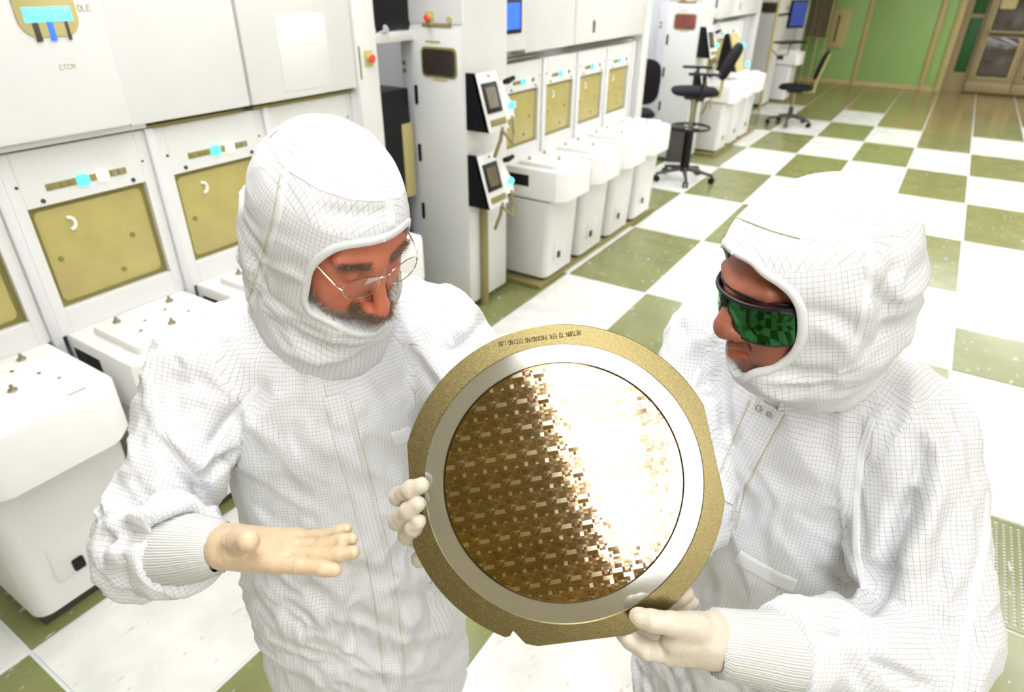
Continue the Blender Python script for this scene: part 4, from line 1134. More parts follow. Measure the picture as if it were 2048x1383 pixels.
# ---------------------------------------------------------------- faces
def finish_head(fig, T, man_):
    v, q = fig['head_local']; n = normals(v, q)
    col = np.ones((len(v), 3)); s, f, u = v.T
    g = lambda cs, cf, cu, r: np.exp(-(((s - cs) ** 2 + (f - cf) ** 2 + (u - cu) ** 2) / r ** 2))
    def tint(w, c):
        nonlocal col
        col = col * (1 - w[:, None]) + w[:, None] * np.array(c) * col
    if man_:
        for sg in (-1, 1): tint(0.6 * g(0.036 * sg, 0.09, -0.02, 0.022), (1.15, 0.82, 0.78))
        tint(0.8 * g(0, 0.118, -0.03, 0.02), (1.04, 0.84, 0.80))
        tint(0.5 * (u < -0.034) * np.clip((-u - 0.034) / 0.02, 0, 1), (0.75, 0.85, 0.95))
        for sg in (-1, 1): tint(0.5 * g(0.03 * sg, 0.09, 0.006, 0.012), (0.8, 0.7, 0.68))
        # crow's feet and brow lines
        cr = np.zeros(len(v))
        for sg in (-1, 1):
            for k in range(6):
                d, _ = seg_dist(v, [A3(0.048 * sg, 0.075, 0.008 - 0.002 * k), A3(0.066 * sg, 0.045, 0.020 - 0.010 * k)]); cr += np.exp(-(d / 0.0020) ** 2)
        v = v - n * (0.0014 * np.clip(cr, 0, 1))[:, None]; tint(0.55 * np.clip(cr, 0, 1), (0.70, 0.55, 0.5))
    else:
        lu = -0.0565
        d1, _ = seg_dist(v, [A3(-0.026, 0.086, lu + 0.002), A3(0, 0.102, lu - 0.004), A3(0.026, 0.086, lu + 0.002)])
        tint(0.9 * np.exp(-(d1 / 0.0085) ** 4), (1.35, 0.72, 0.70))
        d1, _ = seg_dist(v, [A3(-0.028, 0.086, -0.0498), A3(0, 0.104, -0.0462), A3(0.028, 0.086, -0.0498)])
        tint(0.8 * np.exp(-(d1 / 0.005) ** 4), (0.62, 0.52, 0.56))
        d1, _ = seg_dist(v, [A3(-0.033, 0.084, -0.0525), A3(0, 0.106, -0.0522), A3(0.033, 0.084, -0.0525)])
        tint(0.8 * np.exp(-(d1 / 0.0018) ** 2), (0.35, 0.3, 0.3))
        for c in ((0.006, 0.11, -0.03, 0.0016), (0.034, 0.085, -0.048, 0.0018), (0.03, 0.09, -0.06, 0.0014), (0.028, 0.094, -0.035, 0.0012)):
            tint(0.8 * g(*c), (0.55, 0.45, 0.45))
    W_ = fig['hc'] + v @ fig['HB'].T
    o = npmesh('head', W_, q[:, ::-1], 'skin_m' if man_ else 'skin_w', T, None, col); adopt(T, o)
    fig['head_world'] = W_; fig['head_n'] = n @ fig['HB'].T; fig['head_v'] = v
    return o
hm = finish_head(man, TM, True); hw = finish_head(wom, TW, False)

# beard, moustache and eyebrows of the left person
M['hair_grey'] = mat('grey_hair', lin(156, 138, 126), 0.6, var=0.35, scale=300, spec=0.3)
M['hair_dark'] = mat('brown_grey_hair', lin(124, 98, 84), 0.6, var=0.45, scale=300, spec=0.3)
def whiskers(name, fig, mask, dens, direction, L, w, m, seed, par, T):
    r = np.random.RandomState(seed); v = fig['head_v']; idx = np.where(mask(v.T))[0]
    idx = r.choice(idx, min(len(idx) * 4, dens), replace=True)
    D = direction(v[idx], fig['head_n'][idx] @ fig['HB']); D /= np.linalg.norm(D, axis=1, keepdims=True)
    P = fig['head_world'][idx] + r.randn(len(idx), 3) * 0.0009
    o = tri_strands(P, D @ fig['HB'].T, L, w, seed).build(name, m, par, auto=0); o['kind'] = 'stuff'
    return o
dn = lambda k: (lambda v, n: n * 0.55 + np.stack([np.sign(v[:, 0]) * 0.5, np.zeros(len(v)), -np.ones(len(v))], 1) * k + np.random.RandomState(5).randn(len(v), 3) * 0.18)
whiskers('moustache', man, lambda a: (np.abs(a[0]) < 0.030) & (a[2] < -0.034 - 0.25 * np.abs(a[0]) * 0.5) & (a[2] > -0.047 - 0.22 * np.abs(a[0])) & (a[1] > 0.07), 2600, dn(0.9), 0.013, 0.00030, 'hair_dark', 1, hm, TM)
whiskers('beard', man, lambda a: (a[2] < -0.046) & (a[0] < 0.012) & (a[1] > 0.005) & ((np.abs(a[0]) > 0.022) | (a[2] < -0.062)) & (a[2] < -0.030 - 0.0 * a[0]), 5200, dn(0.8), 0.010, 0.00026, 'hair_grey', 2, hm, TM)
whiskers('sideburn', man, lambda a: (a[2] < -0.022) & (a[2] > -0.05) & (a[1] < 0.062) & (a[1] > 0.02) & (np.abs(a[0]) > 0.045), 900, dn(1.0), 0.008, 0.00022, 'hair_grey', 3, hm, TM)
br = lambda v, n: n * 0.35 + np.stack([np.sign(v[:, 0]) * 1.0, -0.2 * np.ones(len(v)), 0.25 * np.ones(len(v))], 1) + np.random.RandomState(6).randn(len(v), 3) * 0.22
whiskers('eyebrow', man, lambda a: (np.abs(a[0]) > 0.012) & (np.abs(a[0]) < 0.052) & (a[2] > 0.033) & (a[2] < 0.043) & (a[1] > 0.06), 1500, br, 0.011, 0.00026, 'hair_dark', 4, hm, TM)
# translucent beard cover drawn over mouth and chin
def veil_material():
    k = N('olive_gauze'); t = k.n('ShaderNodeBsdfTransparent'); mx = k.n('ShaderNodeMixShader')
    k.b.inputs['Base Color'].default_value = lin(206, 200, 128); k.set(Roughness=0.6)
    nz_ = k.noise(140, 3, k.coord()); k.l(k.ramp(nz_, [(0.3, (0.6, 0.6, 0.6)), (0.75, (0.9, 0.9, 0.9))]), mx.inputs[0])
    k.l(t.outputs[0], mx.inputs[1]); k.l(k.b.outputs[0], mx.inputs[2]); k.l(mx.outputs[0], k.out.inputs[0]); return k.m
M['veil'] = veil_material()
def veil():
    H = man['H']; v = []; f = []; nu, nv = 26, 14
    for j in range(nv):
        for i in range(nu):
            a = math.radians(6 + 76 * i / (nu - 1)); t = j / (nv - 1)
            u = -0.041 - 0.062 * t - 0.006 * math.sin(a * 2); rr = 0.076 - 0.014 * t * t
            ff = 0.046 + rr * math.cos(a) * 1.02; s = rr * math.sin(a) * 1.02
            v.append(H(s, ff, u + 0.002 * math.sin(i * 1.3)))
    for j in range(nv - 1):
        for i in range(nu - 1): f.append((j * nu + i, j * nu + i + 1, (j + 1) * nu + i + 1, (j + 1) * nu + i))
    return MB().add(v, f).build('beard_cover', 'veil', TM, auto=0)
adopt(TM, veil())

# ---------------------------------------------------------------- wire glasses (left person)
M['wire'] = mat('silver_wire', lin(190, 186, 172), 0.22, 1.0, var=0.0)
def glass_material(name, tint, alpha, rough=0.03):
    k = N(name); t = k.n('ShaderNodeBsdfTransparent'); t.inputs[0].default_value = tint
    g = k.n('ShaderNodeBsdfGlossy'); g.inputs['Roughness'].default_value = rough; mx = k.n('ShaderNodeMixShader')
    fr = k.n('ShaderNodeFresnel'); fr.inputs[0].default_value = 1.28
    k.l(k.math('MULTIPLY', k.math('ADD', fr.outputs[0], alpha), 0.35), mx.inputs[0]); k.l(t.outputs[0], mx.inputs[1]); k.l(g.outputs[0], mx.inputs[2]); k.l(mx.outputs[0], k.out.inputs[0]); return k.m
M['lens_clear'] = glass_material('clear_lens', (0.90, 0.90, 0.86, 1), 0.0)
def wire_glasses():
    H = man['H']; T = thing('eyeglasses', 'silver wire-rimmed eyeglasses on the left person\'s face', 'glasses', None, tuple(H(0, 0.11, 0.01)))
    for sg in (-1, 1):
        pts = []
        for k in range(28):
            a = 2 * math.pi * k / 28; c, s_ = math.cos(a), math.sin(a)
            x = 0.0345 + 0.0260 * math.copysign(abs(c) ** 0.85, c); z = 0.021 + (0.0120 if s_ > 0 else 0.0195) * math.copysign(abs(s_) ** 0.8, s_)
            pts.append(H(sg * x, 0.111 - 0.30 * max(0, x - 0.02) ** 1.0 * 0.6 - (z - 0.021) * 0.22, z))
        o = MB().tube(pts, 0.0008, 6, closed=True).build('rim', 'wire', None); o.parent = T; adopt(T, o)
        c = np.mean(pts, 0); v = [c + (p - c) * 0.97 for p in pts]; nrm = HBF(man)
        lens = MB().add([c] + v, [(0, i + 1, (i + 1) % 28 + 1) for i in range(28)]).build('lens', 'lens_clear', None, auto=0); lens.parent = T; adopt(T, lens)
        # upper bar, end piece and temple
        top = sorted(pts, key=lambda p: -((p - man['hc']) @ man['HB'][:, 2]))[:1]
        e = pts[0]
        tp = [pts[0], H(sg * 0.064, 0.099, 0.022), H(sg * 0.069, 0.090, 0.028), H(sg * 0.074, 0.055, 0.032), H(sg * 0.080, 0.01, 0.034)]
        o = MB().tube(smooth_path(tp, 1), 0.0013, 6).build('temple', 'wire', None); o.parent = T; adopt(T, o)
        pd = [H(sg * 0.012, 0.109, 0.013), H(sg * 0.010, 0.102, 0.011), H(sg * 0.011, 0.099, 0.005)]
        o = MB().tube(pd, [0.0007, 0.0007, 0.003], 6).build('nose_pad', 'wire', None); o.parent = T; adopt(T, o)
    o = MB().tube(smooth_path([H(-0.0095, 0.110, 0.025), H(-0.004, 0.112, 0.028), H(0.004, 0.112, 0.028), H(0.0095, 0.110, 0.025)], 2), 0.0011, 6).build('bridge', 'wire', None); o.parent = T; adopt(T, o)
def HBF(fig): return fig['HB'][:, 1]
wire_glasses()

# ---------------------------------------------------------------- green safety glasses (right person)
def mirror_lens():
    k = N('green_mirror_lens'); lw = k.n('ShaderNodeLayerWeight'); lw.inputs[0].default_value = 0.35
    k.l(k.ramp(lw.outputs['Facing'], [(0.0, (0.02, 0.07, 0.025)), (0.55, (0.04, 0.20, 0.055)), (0.85, (0.12, 0.85, 0.25)), (1.0, (0.3, 1.0, 0.7))]), k.b.inputs['Base Color'])
    k.set(Metallic=1.0, Roughness=0.05); return k.m
M['lens_green'] = mirror_lens()
def safety_glasses():
    H = wom['H']; T = thing('safety_glasses', 'wraparound green mirrored safety glasses with black frame on the right person', 'glasses', None, tuple(H(0, 0.11, 0.01)))
    def pt(a, z, r=1.0, df=0.0):
        """wrap surface: a = angle round the face, z = height"""
        R1 = 0.078 * r; f = 0.028 + R1 * math.cos(a) * 0.97 + df; s = R1 * math.sin(a)
        return H(s * (1 + 1.2 * max(0, 0.012 - z)), f + 0.16 * max(0, 0.012 - z), z)
    top = lambda a: 0.030 - 0.004 * abs(math.sin(a)) - 0.006 * abs(a) ** 2 * 0.3
    for sg in (-1, 1):
        v = []; f = []; nu, nv = 26, 12; lim = math.radians(83); a0 = math.radians(7)
        for j in range(nv):
            for i in range(nu):
                t = i / (nu - 1); a = a0 + (lim - a0) * t
                lo = -0.019 * (math.sin(math.pi * (0.16 + 0.60 * t)) ** 0.7) - 0.004 + 0.016 * max(0, 0.12 - t) / 0.12 + 0.020 * max(0, t - 0.72)
                z = top(a) + (lo - top(a)) * j / (nv - 1)
                bul = 0.004 * math.sin(math.pi * j / (nv - 1))
                v.append(pt(sg * a, z, 1.0, bul))
        for j in range(nv - 1):
            for i in range(nu - 1):
                q = (j * nu + i, j * nu + i + 1, (j + 1) * nu + i + 1, (j + 1) * nu + i); f.append(q if sg > 0 else q[::-1])
        o = MB().add(v, f).build('lens', 'lens_green', None, auto=0); o.parent = T; adopt(T, o)
        b = [v[j * nu + 0] for j in range(nv)] + [v[(nv - 1) * nu + i] for i in range(nu)]
        o = MB().tube(b, 0.0010, 6).build('lens_edge', 'black', None); o.parent = T; adopt(T, o)
        ar = [pt(sg * math.radians(a), top(math.radians(a)) - (0.004 if a > 60 else 0), 1.02) for a in (56, 66, 76, 86)] + [H(sg * 0.083, 0.02, 0.014), H(sg * 0.082, -0.02, 0.010)]
        o = MB().tube(smooth_path(ar, 1), 0.0040, 8).build('temple', 'black', None); o.parent = T; adopt(T, o)
    brow = [pt(math.radians(a), top(math.radians(a)) + 0.0015, 1.015) for a in range(-82, 83, 6)]
    o = MB().tube(brow, 0.0030, 8).build('brow_bar', 'black', None); o.parent = T; adopt(T, o)
    brow = [pt(math.radians(a), top(math.radians(a)) + 0.009 * (1 - (abs(a) / 80) ** 2) + 0.001, 0.93) for a in range(-78, 79, 6)]
    o = MB().tube(brow, 0.0022, 8).build('brow_pad', 'black', None); o.parent = T; adopt(T, o)
    o = MB().tube([H(0, 0.105, 0.029), H(0, 0.106, 0.020), H(0, 0.103, 0.012)], [0.006, 0.005, 0.004], 8).build('nose_bridge', 'black', None); o.parent = T; adopt(T, o)
safety_glasses()
# ---------------------------------------------------------------- gloved hands
def chain(*q): return [(at(u, v, t), r) for u, v, t, r in q]
def caps(*q): return [(at(*a), at(*b), ra, rb) for a, b, ra, rb in q]
# left person, open palm
hmr = make_hand('glove', TM, 'glove',
    caps(((405, 1098, .848), (448, 1092, .834), .027, .026), ((445, 1108, .812), (553, 1126, .789), .018, .0125), ((445, 1097, .828), (578, 1108, .797), .018, .0125),
         ((445, 1086, .843), (588, 1090, .810), .017, .012), ((448, 1074, .852), (594, 1073, .824), .016, .011), ((455, 1086, .814), (498, 1104, .797), .019, .013)),
    [chain((462, 1086, .812, .0165), (480, 1080, .785, .0150), (497, 1081, .760, .0125)),
     chain((553, 1127, .787, .0108), (602, 1131, .777, .0096), (645, 1136, .771, .0090), (670, 1139, .769, .0080)),
     chain((578, 1108, .796, .0105), (634, 1110, .786, .0094), (680, 1107, .779, .0088), (707, 1104, .776, .0078)),
     chain((588, 1091, .809, .0098), (643, 1090, .798, .0087), (685, 1081, .790, .0082), (705, 1077, .788, .0072)),
     chain((594, 1073, .823, .0088), (647, 1071, .812, .0077), (680, 1061, .805, .0071), (693, 1057, .803, .0064))], 0.0017)
adopt(TM, hmr)
def crease(par, T, pts, r, m='glove'):
    o = MB().tube(pts, r, 6).build('crease', m, par, auto=0); return o
def arc_crease(par, m, a, b, frac, r, w, half=1.6):
    """raised latex crease across the visible side of a finger"""
    a, b = at(*a), at(*b); c = a + (b - a) * frac; ax = nz(b - a); z = nz(CAM - c); z = nz(z - ax * (z @ ax)); y = np.cross(ax, z)
    pts = [c + ax * (0.0012 * math.sin(3 * k)) + (r + 0.0002) * (math.cos(k) * z + math.sin(k) * y) for k in np.linspace(-half, half, 13)]
    return MB().tube(pts, [w * (0.35 + 0.65 * math.sin(math.pi * i / 12)) for i in range(13)], 6).build('crease', m, par, auto=0)
arc_crease(hmr, 'glove', (553, 1127, .787), (602, 1131, .777), 0.95, .0109, .0012)
arc_crease(hmr, 'glove', (578, 1108, .796), (634, 1110, .786), 0.92, .0109, .0012)
arc_crease(hmr, 'glove', (588, 1091, .809), (643, 1090, .798), 0.90, .0103, .0010)
arc_crease(hmr, 'glove', (594, 1073, .823), (647, 1071, .812), 0.55, .0092, .0008)
for fr in (0.0, 0.25, 0.5, 0.75, 1.0): arc_crease(hmr, 'glove', (462, 1086, .812), (480, 1080, .785), fr, .0167 - 0.0015 * fr, .0007)
# left person, hand behind the ring with fingers curled round its edge
hml = make_hand('glove', TM, 'glove2',
    caps(((985, 1040, .915), (930, 1035, .885), .028, .028), ((930, 1000, .880), (872, 992, .857), .016, .0125), ((930, 1025, .882), (870, 1034, .860), .017, .0125), ((930, 1050, .885), (874, 1066, .864), .016, .012), ((930, 1075, .885), (884, 1098, .868), .015, .011)),
    [chain((872, 992, .857, .0120), (815, 997, .846, .0112), (797, 992, .828, .0112), (822, 978, .802, .0108), (842, 970, .7935, .0096)),
     chain((870, 1034, .860, .0120), (812, 1046, .846, .0112), (796, 1042, .828, .0114), (818, 1020, .802, .0108), (835, 1007, .7935, .0096)),
     chain((874, 1066, .864, .0115), (828, 1076, .850, .0105), (814, 1072, .832, .0108), (826, 1055, .805, .0104), (837, 1043, .7945, .0092)),
     chain((884, 1098, .868, .0105), (850, 1112, .855, .0098), (838, 1118, .842, .0098), (842, 1116, .832, .0090)),
     chain((935, 1005, .880, .0150), (905, 965, .860, .0125), (890, 935, .835, .0105), (890, 925, .826, .0095))], 0.0017)
adopt(TM, hml)
# right person, thumb and fingers pinching the lower right of the ring
hwl = make_hand('glove', TW, 'glove2',
    caps(((1475, 1288, .815), (1430, 1283, .806), .029, .030), ((1425, 1258, .802), (1365, 1252, .788), .021, .016), ((1425, 1282, .800), (1350, 1282, .795), .022, .018), ((1425, 1305, .806), (1342, 1305, .803), .018, .014),
         ((1425, 1290, .822), (1345, 1292, .822), .020, .016), ((1420, 1270, .828), (1350, 1272, .832), .018, .014)),
    [chain((1395, 1254, .790, .0180), (1345, 1247, .780, .0138), (1306, 1241, .784, .0128), (1280, 1234, .7905, .0108), (1273, 1231, .7925, .0090)),
     chain((1345, 1306, .803, .0140), (1292, 1299, .800, .0118), (1262, 1281, .812, .0108), (1246, 1268, .824, .0092)),
     chain((1345, 1294, .824, .0130), (1288, 1280, .834, .0112), (1262, 1256, .836, .0102), (1255, 1240, .832, .0088)),
     chain((1350, 1275, .834, .0120), (1300, 1262, .848, .0108), (1278, 1240, .848, .0098), (1272, 1226, .842, .0084)),
     chain((1360, 1268, .840, .0105), (1322, 1250, .856, .0095), (1306, 1232, .858, .0085), (1302, 1222, .852, .0075))], 0.0017)
adopt(TW, hwl)
arc_crease(hwl, 'glove2', (1345, 1247, .780), (1306, 1241, .784), 0.05, .0140, .0013, 1.3)
arc_crease(hwl, 'glove2', (1345, 1247, .780), (1306, 1241, .784), 0.95, .0129, .0010, 1.2)
arc_crease(hwl, 'glove2', (1345, 1306, .803), (1292, 1299, .800), 0.95, .0121, .0014, 1.4)
arc_crease(hwl, 'glove2', (1345, 1306, .803), (1292, 1299, .800), 0.40, .0132, .0012, 1.2)
arc_crease(hwl, 'glove2', (1425, 1258, .802), (1365, 1252, .788), 0.98, .0185, .0013, 1.2)
# thumb nail showing through the latex
_a, _b = at(1300, 1240, .7835), at(1277, 1233, .7900); _x = nz(_b - _a); _n = nz(CAM - _a); _n = nz(_n - _x * (_n @ _x)); _y = np.cross(_n, _x)
MB().tube([_a * 0.35 + _b * 0.65 + _n * 0.0112 + _x * 0.0085 * math.cos(t) + _y * 0.0062 * math.sin(t) - _n * 0.0022 * abs(math.sin(t)) for t in np.linspace(0, 2 * math.pi, 22)[:-1]], 0.0006, 6, closed=True).build('thumb_nail', 'glove2', hwl, auto=0)
# right person, other hand behind the ring: two fingertips show past its edge
hwr = make_hand('glove', TW, 'glove2',
    caps(((1215, 1120, .895), (1240, 1150, .880), .027, .028), ((1235, 1150, .875), (1290, 1200, .858), .020, .014), ((1245, 1140, .875), (1300, 1190, .858), .020, .014), ((1250, 1165, .872), (1292, 1212, .860), .018, .013)),
    [chain((1300, 1190, .857, .0115), (1330, 1208, .845, .0108), (1362, 1193, .836, .0098), (1374, 1186, .834, .0086)),
     chain((1296, 1205, .860, .0115), (1335, 1226, .852, .0108), (1372, 1211, .846, .0102), (1384, 1206, .845, .0090)),
     chain((1290, 1214, .862, .0110), (1305, 1232, .858, .0100), (1320, 1236, .856, .0090)),
     chain((1240, 1150, .872, .0150), (1235, 1195, .850, .0125), (1236, 1225, .838, .0105))], 0.0019)
adopt(TW, hwr)
# knit cuffs
for T, pts, rad in ((TM, [(325, 1094, .900), (352, 1096, .885), (372, 1097, .872), (398, 1097, .858), (420, 1096, .846), (436, 1095, .838), (438, 1095, .838)], (.051, .0505, .0495, .045, .040, .0365, .031)),
                    (TM, [(930, 1010, .925), (955, 1030, .905), (975, 1040, .895)], (.05, .044, .037)),
                    (TW, [(1600, 1305, .850), (1562, 1302, .838), (1535, 1299, .832), (1495, 1293, .822), (1455, 1287, .812), (1434, 1284, .807), (1432, 1284, .807)], (.052, .051, .0500, .0460, .0435, .0425, .034)),
                    (TW, [(1195, 1105, .905), (1215, 1125, .895), (1228, 1140, .885)], (.046, .042, .036))):
    adopt(T, cuff('knit_cuff', T, smooth_path([at(*p) for p in pts], 0), rad))

# ---------------------------------------------------------------- sewn details
def sewn(name, T, fig, pix, w, lift=0.0008, m='trim', key='bvh', th=0.0008, par=None):
    v, q, uv = surface_ribbon(fig[key], pix, w, lift, 5, th)
    o = npmesh(name, v, q, m, T, uv); adopt(T, o)
    return o
def stitch(T, fig, pix, key='bvh', r=0.0007, m='stitch'):
    P, Nn = cast(fig[key], pix, 6)
    if len(P) > 1: adopt(T, MB().tube([p + n * 0.0012 for p, n in zip(P, Nn)], r, 5).build('stitching', m, T, auto=0))
sewn('placket', TM, man, [(668, 790), (690, 880), (722, 990), (752, 1110), (775, 1240), (790, 1375)], 0.040, 0.0028, 'cloth')
stitch(TM, man, [(648, 770), (664, 840), (697, 970), (732, 1110), (752, 1230), (768, 1370)])
stitch(TM, man, [(700, 800), (720, 880), (750, 990), (780, 1110), (800, 1240), (812, 1370)])
sewn('sleeve_seam', TM, man, [(520, 770), (470, 830), (430, 890), (408, 950)], 0.012)
sewn('sleeve_seam', TM, man, [(305, 770), (318, 860), (360, 925), (400, 970)], 0.009)
sewn('sleeve_seam', TM, man, [(905, 690), (880, 640), (850, 590)], 0.012)
sewn('badge', TM, man, [(785, 880), (822, 866)], 0.028, 0.0015, 'trim')
for pts, w in (([(543, 285), (572, 330), (640, 372), (700, 392), (760, 396), (806, 388), (826, 362)], 0.012), ([(574, 338), (556, 440), (530, 530), (505, 600)], 0.007), ([(778, 400), (783, 438), (784, 472)], 0.013)):
    sewn('hood_seam', TM, man, pts, w, 0.0004, 'trim', 'hood_bvh', 0.0006)
stitch(TM, man, [(562, 345), (545, 440), (520, 530), (497, 600)], 'hood_bvh')
stitch(TM, man, [(540, 276), (548, 268), (556, 262)], 'hood_bvh')
sewn('placket', TW, wom, [(1548, 812), (1510, 880), (1470, 950), (1445, 1000)], 0.042, 0.0028, 'cloth')
stitch(TW, wom, [(1500, 800), (1470, 870), (1440, 940)]); stitch(TW, wom, [(1570, 830), (1530, 900), (1490, 980), (1470, 1060)])
sewn('collar', TW, wom, [(1562, 800), (1600, 800), (1650, 782), (1700, 745), (1735, 705)], 0.032, 0.0065, 'cloth')
sewn('name_patch', TW, wom, [(1474, 1112), (1510, 1134), (1548, 1155), (1590, 1172)], 0.026, 0.0015, 'trim')
sewn('sleeve_seam', TW, wom, [(1745, 835), (1722, 900), (1712, 1000), (1712, 1100), (1728, 1180)], 0.012)
sewn('sleeve_seam', TW, wom, [(1400, 735), (1375, 800), (1370, 870)], 0.010)
sewn('sleeve_seam', TW, wom, [(1985, 950), (1975, 1060), (1950, 1180), (1925, 1300), (1915, 1383)], 0.014)
for pts, w in (([(1447, 418), (1475, 430), (1540, 455), (1600, 470), (1660, 476), (1740, 472), (1800, 460), (1825, 450)], 0.009), ([(1742, 482), (1738, 560), (1726, 630), (1712, 690)], 0.010), ([(1478, 436), (1473, 470), (1470, 492)], 0.010)):
    sewn('hood_seam', TW, wom, pts, w, 0.0004, 'trim', 'hood_bvh', 0.0006)
stitch(TW, wom, [(1450, 425), (1480, 437), (1545, 462), (1600, 477)], 'hood_bvh')
for u, v in ((1522, 815), (1543, 828)):
    P, Nn = cast(wom['bvh'], [(u, v), (u + 1, v)], 1); c, nn = P[0], nz(Nn[0]); x = nz(np.cross(nn, A3(0, 0, 1))); y = np.cross(nn, x)
    adopt(TW, MB().tube([c + nn * 0.005 + 0.0048 * (math.cos(a) * x + math.sin(a) * y) for a in np.linspace(0, 2 * math.pi, 19)[:-1]], 0.0010, 6, closed=True).build('snap_fastener', 'steel', TW, auto=0))

# ================================================================== wafer on its tape frame
TF = thing('wafer_frame', 'round metal tape frame holding a shiny brown patterned silicon wafer, held by both people', 'wafer', None, tuple(WC))
def Wp(x, y, z=0.0): return WX * x + WYV * y + WN * z
def px_loc(u, v):
    return ((u - 1127) * 0.8075 / F_PX, -(v - 968) * 0.8075 / F_PX)
def frame_metal():
    k = N('brushed_frame_steel'); co = k.coord()
    n = k.noise(900, 2, co); n2 = k.noise(3, 2, co)
    k.l(k.ramp(n, [(0.35, lin(98, 87, 56)), (0.65, lin(136, 123, 84))]), k.b.inputs['Base Color'])
    k.l(k.math('ADD', k.math('MULTIPLY', n, 0.25), 0.20), k.b.inputs['Roughness'])
    k.set(Metallic=1.0); k.bump(n, 0.15, 0.0004); return k.m
M['frame'] = frame_metal()
def tape_metal():
    k = N('glossy_tape'); co = k.coord(); n = k.noise(4, 2, co)
    k.b.inputs['Base Color'].default_value = lin(196, 194, 190); k.set(Metallic=0.85, Roughness=0.10); k.bump(n, 0.25, 0.02); return k.m
M['tape'] = tape_metal()
def die_metal():
    k = N('patterned_silicon'); a = k.n('ShaderNodeAttribute'); a.attribute_name = 'tone'
    co = k.coord(); br = k.n('ShaderNodeTexBrick'); br.inputs['Scale'].default_value = 260; br.inputs['Mortar Size'].default_value = 0.03
    br.inputs['Color1'].default_value = (1, 1, 1, 1); br.inputs['Color2'].default_value = (0.82, 0.82, 0.82, 1); br.inputs['Mortar'].default_value = (0.6, 0.6, 0.6, 1); k.l(co, br.inputs[0])
    mul = k.n('ShaderNodeMix', data_type='RGBA', blend_type='MULTIPLY'); mul.inputs[0].default_value = 0.8
    k.l(a.outputs['Color'], mul.inputs[6]); k.l(br.outputs[0], mul.inputs[7]); k.l(mul.outputs[2], k.b.inputs['Base Color'])
    k.set(Metallic=1.0); k.l(k.math('ADD', k.math('MULTIPLY', a.outputs['Alpha'], 0.16), 0.04), k.b.inputs['Roughness']); return k.m
M['die'] = die_metal()
M['silicon'] = mat('bare_silicon', lin(120, 92, 52), 0.12, 1.0, var=0.1, scale=20)
# outer outline: circle with four flats and a notch
R_O, R_I, R_W = 0.2025, 0.1745, 0.1500
ctr = px_loc(1127, 972)
flats = [(12.8, 17.2), (183.5, 18.5), (277.0, 16.0)]
def r_out(a):
    r = R_O
    for c, h in flats:
        d = (a - c + 180) % 360 - 180
        if abs(d) < h: r = min(r, R_O * math.cos(math.radians(h)) / math.cos(math.radians(d)))
    return r
ang = [i * 1.5 for i in range(240)]
outer = []
for a in ang:
    r = r_out(a)
    outer.append((ctr[0] + r * math.cos(math.radians(a)), ctr[1] + r * math.sin(math.radians(a))))
n0 = min(range(240), key=lambda i: (outer[i][0] - px_loc(1030, 1270)[0]) ** 2 + (outer[i][1] - px_loc(1030, 1270)[1]) ** 2)
outer[n0 - 1] = px_loc(1020, 1272); outer[n0] = px_loc(1026, 1261); outer[n0 + 1] = px_loc(1035, 1270); outer[n0 + 2] = px_loc(1044, 1280)
def annulus(out, rin, cin, z0, z1, bev):
    m = len(out); v = []; f = []
    inn = [(cin[0] + rin * math.cos(math.radians(a)), cin[1] + rin * math.sin(math.radians(a))) for a in ang]
    def scale_(p, k):
        dx, dy = p[0] - ctr[0], p[1] - ctr[1]; r = math.hypot(dx, dy); return (ctr[0] + dx * (1 - k / r), ctr[1] + dy * (1 - k / r))
    rings = [(out, z0), (out, z1 - bev), ([scale_(p, bev) for p in out], z1), ([scale_(p, -bev) for p in inn], z1), (inn, z1 - bev), (inn, z0)]
    for pts, z in rings: v += [Wp(x, y, z) for x, y in pts]
    for j in range(6):
        j2 = (j + 1) % 6
        for i in range(m):
            i2 = (i + 1) % m; f.append((j * m + i, j * m + i2, j2 * m + i2, j2 * m + i))
    return MB().add(v, f)
ring = annulus(outer, R_I, px_loc(1128.5, 968), -0.0015, 0.0, 0.0007).build('frame_ring', 'frame', TF, auto=25)
tp = px_loc(1158, 664); b0 = px_loc(1160, 672)
txt = 'RETURN TO EFK PACKAGING DICING LAB'
d0 = np.array(px_loc(996, 684)) - np.array(px_loc(1160, 660.5)); L = np.linalg.norm(d0); d0 /= L
tx = Wp(*d0); ty = np.cross(WN, tx)
mbt = lettering(MB(), txt, Wp(*px_loc(1160, 660.5)), tx, ty, WN, 0.0052, L / len(txt), 0.17, 0.0002)
mbt.build('lettering', 'ink_dark', ring, auto=0)
# tape and wafer
wc = px_loc(1128, 965)
def disc_pts(r, c, n=160): return [(c[0] + r * math.cos(2 * math.pi * i / n), c[1] + r * math.sin(2 * math.pi * i / n)) for i in range(n)]
MB().prism(disc_pts(0.1775, px_loc(1128.5, 968)), Wp(0, 0, -0.0017), WX, WYV, WN, 0.0003).build('tape', 'tape', TF, auto=25)
wd_ = MB().prism(disc_pts(R_W, wc), Wp(0, 0, -0.0014), WX, WYV, WN, 0.0008, 0.0002).build('silicon_wafer', 'silicon', TF, auto=25)
MB().tube([Wp(x, y, -0.0010) for x, y in disc_pts(R_W + 0.0004, wc)], 0.0007, 6, closed=True).build('wafer_edge', 'black', wd_, auto=0)
